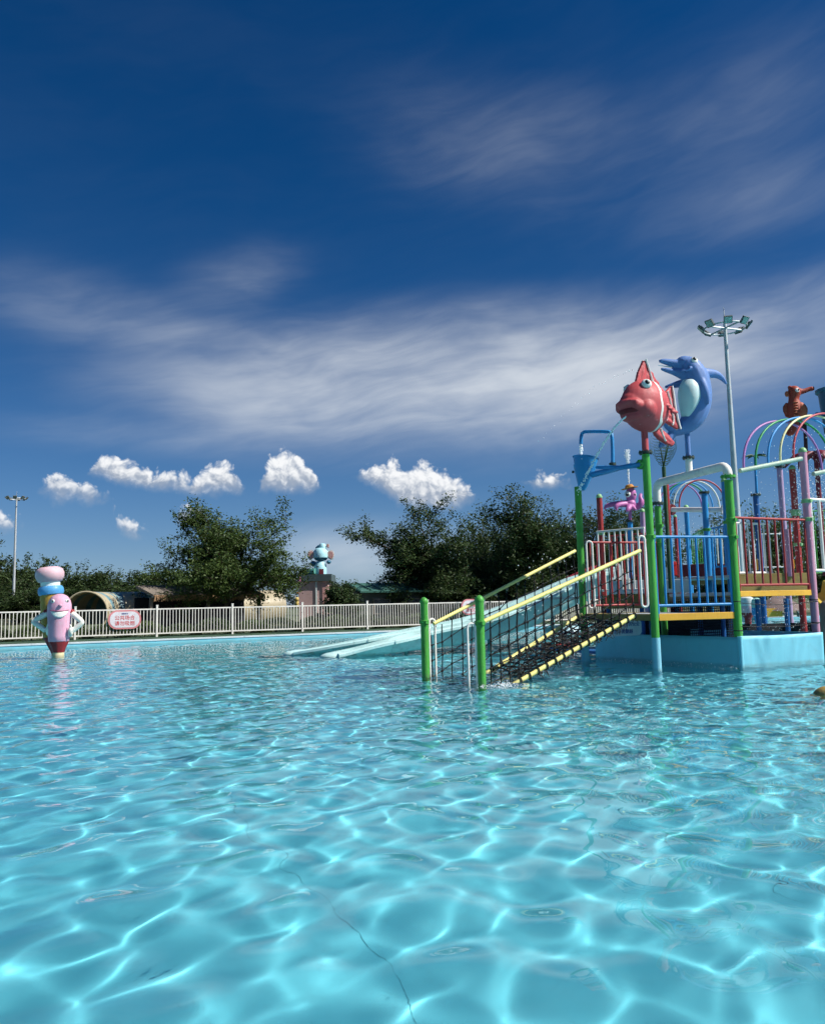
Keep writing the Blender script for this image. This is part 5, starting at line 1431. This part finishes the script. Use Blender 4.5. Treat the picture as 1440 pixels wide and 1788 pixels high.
hut(752, 905, 1020, 1032, 52.0, 55.0, 'green tin-roofed hut half hidden behind the tall trees', 0)

# elephant tower
YE = 56.0; PEp = F_PX / YE
def ep(px, py, dy=0.0): return at(px, py, YE + dy)
el = thing('elephant_tower', (ep(558, 1060).x, YE, RIM), 'blue elephant head with pink ears on a pink and dark tower between the trees', 'elephant tower')
EB = paint('elephant_blue', (0.42, 0.76, 0.84), 0.4, 0.25, 1.5); EBD = paint('elephant_dark_blue', (0.03, 0.16, 0.26), 0.4, 0.2, 1.5)
EPK = paint('elephant_pink', (0.66, 0.36, 0.33), 0.5, 0.2, 1.5); TPK = paint('tower_pink', (0.62, 0.42, 0.40), 0.7, 0.3, 1.0); TDK = paint('tower_dark', (0.06, 0.10, 0.11), 0.6, 0.3, 1.0)
p = ep(553, 1060); zt_, zb_ = ep(553, 1015).z, ep(553, 1004).z
G().slab([(ep(526, 1040).x, YE - 1.2), (ep(576, 1040).x, YE - 1.2), (ep(576, 1040).x, YE + 1.5), (ep(526, 1040).x, YE + 1.5)], RIM, zt_).build('tower_wall', TPK, el, smooth=False)
G().slab([(ep(530, 1010).x, YE - 1.35), (ep(582, 1010).x, YE - 1.35), (ep(582, 1010).x, YE + 1.6), (ep(530, 1010).x, YE + 1.6)], zt_ - 0.03, zb_).build('parapet', TDK, el, smooth=False)
for (x, w) in ((556, 0.10), (571, 0.35)):
    G().box((ep(x, 1040).x, YE - 1.22, (RIM + zt_) / 2), (w, 0.06, zt_ - RIM - 0.1)).build('pilaster', WHITEG if w < 0.2 else EPK, el, smooth=False)
bx = ep(559, 990).x
G().lathe([(11.0 / PEp, ep(559, 1006).z), (11.5 / PEp, ep(559, 996).z), (10.5 / PEp, ep(559, 987).z), (7.5 / PEp, ep(559, 980.5).z), (0.05, ep(559, 978.5).z)], (bx, YE, 0), n=28).build('body', EB, el)
G().lathe([(0.05, ep(559, 980).z), (9 / PEp, ep(559, 978.5).z), (12.8 / PEp, ep(559, 974).z)], (ep(560, 970).x, YE, 0), n=28).build('chin', EBD, el)
hd_ = G().lathe([(12.8 / PEp, ep(559, 974).z), (13.2 / PEp, ep(559, 969).z), (11.8 / PEp, ep(559, 962).z), (8.5 / PEp, ep(559, 957.5).z), (0.05, ep(559, 955.5).z)], (ep(560, 970).x, YE, 0), n=28).build('head', EB, el)
cap_ = G().lathe([(6.5 / PEp, ep(559, 958.5).z), (6.8 / PEp, ep(559, 953).z), (4.5 / PEp, ep(559, 949.5).z), (0.03, ep(559, 948.5).z)], (ep(563, 955).x, YE, 0), n=20).build('topknot', EB, el)
G().tube([ep(551, 957), ep(556, 955.5), ep(561, 956.5)], [0.05, 0.16, 0.12], 10).build('bow', EBD, cap_)
def ear(cx, cy, rx, ry, tilt, parent, sgn):
    for nm, k, m_, dy in (('ear', 1.0, WHITEG, 0.0), ('ear_inner', 0.74, EPK, -0.10)):
        pts = []
        for i in range(28):
            a = 2 * math.pi * i / 28; x = rx * math.cos(a) * k; y_ = ry * math.sin(a) * k
            x *= 1.0 + 0.28 * (y_ / ry); xx = x * math.cos(tilt) - y_ * math.sin(tilt); yy = x * math.sin(tilt) + y_ * math.cos(tilt)
            pts.append(ep(cx + xx, cy - yy, dy))
        parent2 = G().plate(pts, (0, 1, 0), 0.14 if nm == 'ear' else 0.08).build(nm, m_, parent, smooth=False)
        parent = parent2 if nm == 'ear' else parent
ear(543, 969, 6.6, 8.8, -0.5 + 0.25, el, -1); ear(577, 969, 6.6, 8.8, 0.25, el, 1); ear(572.5, 953, 2.8, 3.8, 0.2, el, 1)
G().ell(ep(547, 984), (5.5 / PEp, 0.35, 4.8 / PEp)).build('arm', EBD, el)
G().ell(ep(574, 981.5), (4 / PEp, 0.3, 3.4 / PEp)).build('arm', EBD, el)
G().box(ep(561, 999, -0.52), (0.30, 0.08, 0.42)).build('doorway', MAROON, el, smooth=False)
TG2 = paint('teal_slide', (0.10, 0.33, 0.28), 0.4, 0.2)
G().lathe([(5.2 / PEp, -0.5), (5.2 / PEp, 0.5)], ep(540, 998, -0.2), (1, -0.5, 0), 18).build('slide_mouth', TG2, el)

# orange climbing frame beside the tower, with a small pink figure on top
cf = thing('climbing_frame', (ep(527, 1060).x, 60, RIM), 'orange scaffold-like climbing frame left of the elephant tower', 'climbing frame')
ORG = paint('frame_orange', (0.48, 0.20, 0.03), 0.5, 0.3)
def cpnt(px, py): return at(px, py, 60)
for (a, b, r_) in (((531, 1060), (531, 1016), 0.05), ((515, 1060), (517, 1000), 0.025), ((552, 1060), (553, 1034), 0.03)):
    G().tube([cpnt(*a), cpnt(*b)], r_, 8).build('upright', ORG if r_ > 0.028 else whitem, cf)
for (a, b) in (((513, 1035.5), (558, 1034)), ((527, 1050), (556, 1049))):
    G().tube([cpnt(*a), cpnt(*b)], 0.035, 8).build('crossbar', ORG, cf)
pf = thing('small_figure', at(524, 1020, 59.8), 'tiny pink and blue figure perched on the climbing frame', 'figure')
organic(G().ell(at(524, 1010, 59.8), (0.21, 0.17, 0.23)).ell(at(524, 1016, 59.8), (0.23, 0.18, 0.2)).tube([at(521, 1012, 59.8), at(518, 1018, 59.8)], 0.07, 8).tube([at(527, 1012, 59.8), at(531, 1015, 59.8)], 0.07, 8).build('body', paint('tiny_pink', (0.62, 0.22, 0.36), 0.5, 0.2), pf), 0.03, 2)
organic(G().ell(at(522, 1022, 59.8), (0.10, 0.12, 0.22)).ell(at(526, 1022, 59.8), (0.10, 0.12, 0.22)).ell(at(524, 1019.5, 59.8), (0.2, 0.15, 0.1)).build('trousers', paint('tiny_blue', (0.05, 0.16, 0.36), 0.5, 0.2), pf), 0.03, 2)
yf = thing('small_figure', at(519, 1060, 59), 'tiny yellow-headed figure at the foot of the climbing frame', 'figure')
organic(G().ell(at(519, 1047, 59), (0.20, 0.18, 0.18)).ell(at(519, 1055, 59), (0.2, 0.18, 0.3)).build('body', paint('tiny_yellow', (0.68, 0.52, 0.16), 0.5, 0.2), yf), 0.03, 2)

# ------------------------------------------------------------------ right edge: yellow slide, rock, far pencil figures
ys_ = thing('yellow_slide', at(1432, 1030, 17.5), 'yellow slide rim emerging at the right edge beside the pink pole', 'slide')
S = [at(1412, 1014, 18.6), at(1428, 1021, 18.3), at(1442, 1032, 18.0), at(1462, 1052, 17.6), at(1490, 1078, 17.2)]
secs = []
for i, p in enumerate(S):
    d = (S[min(i + 1, 4)] - S[max(i - 1, 0)]); d.z = 0; d.normalize(); s_ = Vector((d.y, -d.x, 0))
    pr = [(-0.42, 0.0), (-0.34, 0.0), (-0.26, -0.26), (0, -0.38), (0.26, -0.26), (0.34, 0.0), (0.42, 0.0), (0.42, -0.04), (0.36, -0.06), (0.29, -0.31), (0, -0.43), (-0.29, -0.31), (-0.36, -0.06), (-0.42, -0.04)]
    secs.append([p + s_ * x + ZX * z for x, z in pr])
G().rings(secs, True).build('chute', paint('yellow_fibreglass', (0.62, 0.42, 0.05), 0.3, 0.2), ys_, angle=50)
gp = at(1444, 1080, 15.6)
gpost = thing('padded_post', (gp.x, gp.y, 0.0), 'grey padded post with rounded top at the right edge', 'post')
G().lathe([(0.13, -0.4), (0.13, at(1444, 1062, 15.6).z), (0.11, at(1444, 1054, 15.6).z), (0.06, at(1444, 1049.5, 15.6).z), (0.005, at(1444, 1048, 15.6).z)], (gp.x, gp.y, 0), n=20).build('pad', paint('grey_pad', (0.19, 0.17, 0.15), 0.7, 0.25), gpost)
G().lathe([(0.15, -0.45), (0.15, -0.3)], (gp.x, gp.y, 0), n=20).build('foot', DARKFL, gpost)
yr = on(1446, 1212)
rock = thing('yellow_float', yr, 'mossy yellow rounded lump breaking the water at the right edge', 'pool ornament')
o = organic(G().ell(yr + Vector((0, 0, -0.05)), (0.19, 0.2, 0.15)).ell(yr + Vector((0.12, 0.05, 0.0)), (0.13, 0.14, 0.12)).ell(yr + Vector((-0.08, -0.02, -0.12)), (0.14, 0.16, 0.10)).build('lump', paint('mossy_yellow', (0.46, 0.32, 0.08), 0.55, 0.7, 5.0, 0.2, (0.08, 0.10, 0.02)), rock), 0.02, 3)
G().lathe([(0.10, -0.5), (0.08, -0.1)], yr, n=12).build('anchor', DARKFL, rock)
def far_pencil(px, py_top, py_base, y, label, top, mid, low, w):
    b = at(px, py_base, y); zt2 = at(px, py_top, y).z; z0 = b.z; h = zt2 - z0
    t = thing('pencil_figure', (b.x, b.y, z0), label, 'pencil figure')
    G().lathe([(w * 0.98, z0 + h * 0.55), (w, z0 + h * 0.75), (w * 0.85, z0 + h * 0.92), (w * 0.4, zt2), (0.01, zt2 + 0.01)], (b.x, b.y, 0), n=20).build('head', top, t)
    G().lathe([(w * 0.9, z0 + h * 0.25), (w * 1.02, z0 + h * 0.40), (w, z0 + h * 0.56)], (b.x, b.y, 0), n=20).build('body', mid, t)
    G().lathe([(w * 0.4, z0 - 0.4), (w * 0.45, z0), (w * 0.92, z0 + h * 0.26)], (b.x, b.y, 0), n=20).build('cone', low, t)
far_pencil(1305, 1041, 1080, 30, 'distant white and pink pencil figure glimpsed under the red railing deck', WHITEG, PE, PR, 0.26)
far_pencil(1322, 1044, 1083, 29, 'distant mint and blue pencil figure glimpsed under the red railing deck', paint('mint', (0.30, 0.58, 0.52), 0.4, 0.2), BLUE, BLUE, 0.18)
# far poolside hut with grey thatch seen under the deck
fh = at(1360, 1070, 41.0)
hh2 = thing('far_shelter', (fh.x, fh.y, RIM), 'small grey-roofed shelter with amber bench seen under the red railing deck', 'shelter')
zf0, zf1 = at(1360, 1066, 41).z, at(1360, 1050, 41).z
G().lathe([(1.3, zf0), (1.25, zf0 + 0.05), (0.2, zf1 + 0.3)], (fh.x, fh.y, 0), n=12).build('roof', paint('grey_thatch', (0.20, 0.15, 0.14), 0.9, 0.5, 6.0, 0.3), hh2)
for dx in (-0.9, 0.9): G().tube([(fh.x + dx, fh.y, RIM), (fh.x + dx, fh.y, zf0)], 0.06, 8).build('post', WOODG, hh2)
G().box((fh.x - 0.9, fh.y - 0.8, RIM + 0.25), (1.2, 0.4, 0.4)).build('bench', AMBER, hh2, smooth=False)
# near-black boards added to make the space under the decks look shaded
bkb = paint('darkening_navy', (0.004, 0.009, 0.016), 0.7, 0.3)
board(rear, pxp(1040, 18.4, 1060), pxp(1292, 17.8, 1060), 0.12, 0.86, bkb, 0.04, 'darkening_board')
board(rear, pxp(1290, 17.8, 1060), pxp(1446, 18.2, 1060), 0.12, 0.62, bkb, 0.04, 'darkening_board')

# ------------------------------------------------------------------ water in the air
dropm = bpy.data.materials.new('water_drops'); dropm.use_nodes = True
b = dropm.node_tree.nodes['Principled BSDF']
b.inputs['Base Color'].default_value = (0.92, 0.95, 0.97, 1); b.inputs['Roughness'].default_value = 0.25
b.inputs['Subsurface Weight'].default_value = 0.0
def drops(name, pts, label, seed=1):
    rn = random.Random(seed); g = G()
    for (p, r) in pts:
        p = Vector(p); a = r * rn.uniform(0.7, 1.3)
        vs = [p + Vector(q) * a for q in ((1, 0, 0), (-1, 0, 0), (0, 1, 0), (0, -1, 0), (0, 0, 1.5), (0, 0, -1.5))]
        g.add(vs, [(0, 2, 4), (2, 1, 4), (1, 3, 4), (3, 0, 4), (2, 0, 5), (1, 2, 5), (3, 1, 5), (0, 3, 5)])
    o = g.build(name, dropm, smooth=True, angle=180)
    return tag(o, label, 'water spray', kind='stuff')
rn = random.Random(12)
def arcjet(p0, p1, p2, n, j0, j1, r0, r1):
    out = []
    for k in range(n):
        t = k / n + rn.uniform(0, 1 / n); p = Vector(p0) * (1 - t) ** 2 + Vector(p1) * (2 * t * (1 - t)) + Vector(p2) * t * t
        j = j0 + (j1 - j0) * t; out.append((p + Vector((rn.gauss(0, j), rn.gauss(0, j), rn.gauss(0, j))), r0 + (r1 - r0) * t))
    return out
mo = at(1092, 728, pA.y - 0.35)
drops('water_jet', arcjet(mo, at(1058, 752, 13.6), at(1009, 860, 14.0), 430, 0.003, 0.017, 0.0105, 0.0085), 'thin jet of water falling from the mouth of the red fish')
drops('water_jet', arcjet(at(1108, 646, 14.6), at(1040, 655, 14.6), at(940, 775, 14.6), 42, 0.01, 0.03, 0.008, 0.004), 'sparse arc of drops thrown left from the dolphin beak')
fp_ = at(1013.5, 776, yp + 0.45)
drops('water_jet', [(fp_ + Vector((rn.gauss(0, 0.012), rn.gauss(0, 0.012), -rn.uniform(0, 0.30))), 0.012) for _ in range(220)], 'water pouring from the bent pipe into the blue cone bucket')
ft = op(1097.5, 846)
drops('water_jet', [(ft + Vector((rn.gauss(0, 0.008 + 0.032 * q * q), rn.gauss(0, 0.008 + 0.03 * q * q), 0.90 * q * (1 - abs(rn.gauss(0, 0.05))))), 0.0095) for q in [rn.random() ** 0.7 for _ in range(420)]], 'small fountain rising from the hat of the octopus')
pts = []
for k in range(420):
    x, y_ = rn.uniform(1300, 1445), rn.uniform(740, 1000); pts.append((at(x, y_, rn.uniform(14.2, 17)), rn.uniform(0.003, 0.0085)))
for k in range(260):
    x, y_ = rn.uniform(1295, 1425), rn.uniform(1040, 1108); pts.append((at(x, y_, rn.uniform(15.4, 17)), rn.uniform(0.003, 0.008)))
for k in range(500):
    x, y_ = rn.uniform(1385, 1445), rn.gauss(860, 35); pts.append((at(x, y_, rn.uniform(16.2, 17)), rn.uniform(0.004, 0.009)))
for k in range(200):
    x, y_ = rn.uniform(1170, 1268), rn.uniform(895, 985); pts.append((at(x, y_, rn.uniform(20, 23)), rn.uniform(0.004, 0.008)))
for k in range(50):
    x, y_ = rn.uniform(900, 1010), rn.uniform(880, 1090); pts.append((at(x, y_, rn.uniform(12.5, 14)), rn.uniform(0.004, 0.009)))
drops('water_spray', pts, 'scattered drops of spray in the air around the platforms and hoops')
pts = []
sp0 = on(878, 1200)
for k in range(260):
    a, r_ = rn.uniform(0, 6.28), abs(rn.gauss(0, 0.17)); pts.append((sp0 + Vector((r_ * math.cos(a) * 1.3, r_ * math.sin(a), abs(rn.gauss(0, 0.035)) * max(0.1, 1 - r_ * 2))), rn.uniform(0.003, 0.008)))
for k in range(220):
    p = bL + (pB - bL) * rn.random() - VX * 0; p = Vector((p.x, p.y, 0)) + Vector((-0.25, -0.35, 0)) * abs(rn.gauss(0, 0.7)); pts.append((p + ZX * abs(rn.gauss(0, 0.03)), rn.uniform(0.002, 0.006)))
drops('splash_drops', pts, 'low splashes on the water beside the net ramp and the blue skirt')

# low green service box on the poolside
sb = on(497, 1103, RIM)
bx_ = thing('service_box', sb, 'low dark green service box on the poolside matting left of the slide', 'box')
G().box(sb + ZX * 0.09, (0.75, 0.35, 0.17), (UX, VX, ZX)).build('case', paint('service_green', (0.03, 0.07, 0.045), 0.6, 0.4), bx_, smooth=False, bevel=0.015)
G().box(sb + ZX * 0.188, (0.79, 0.39, 0.022), (UX, VX, ZX)).build('lid', _mats['service_green'], bx_, smooth=False)
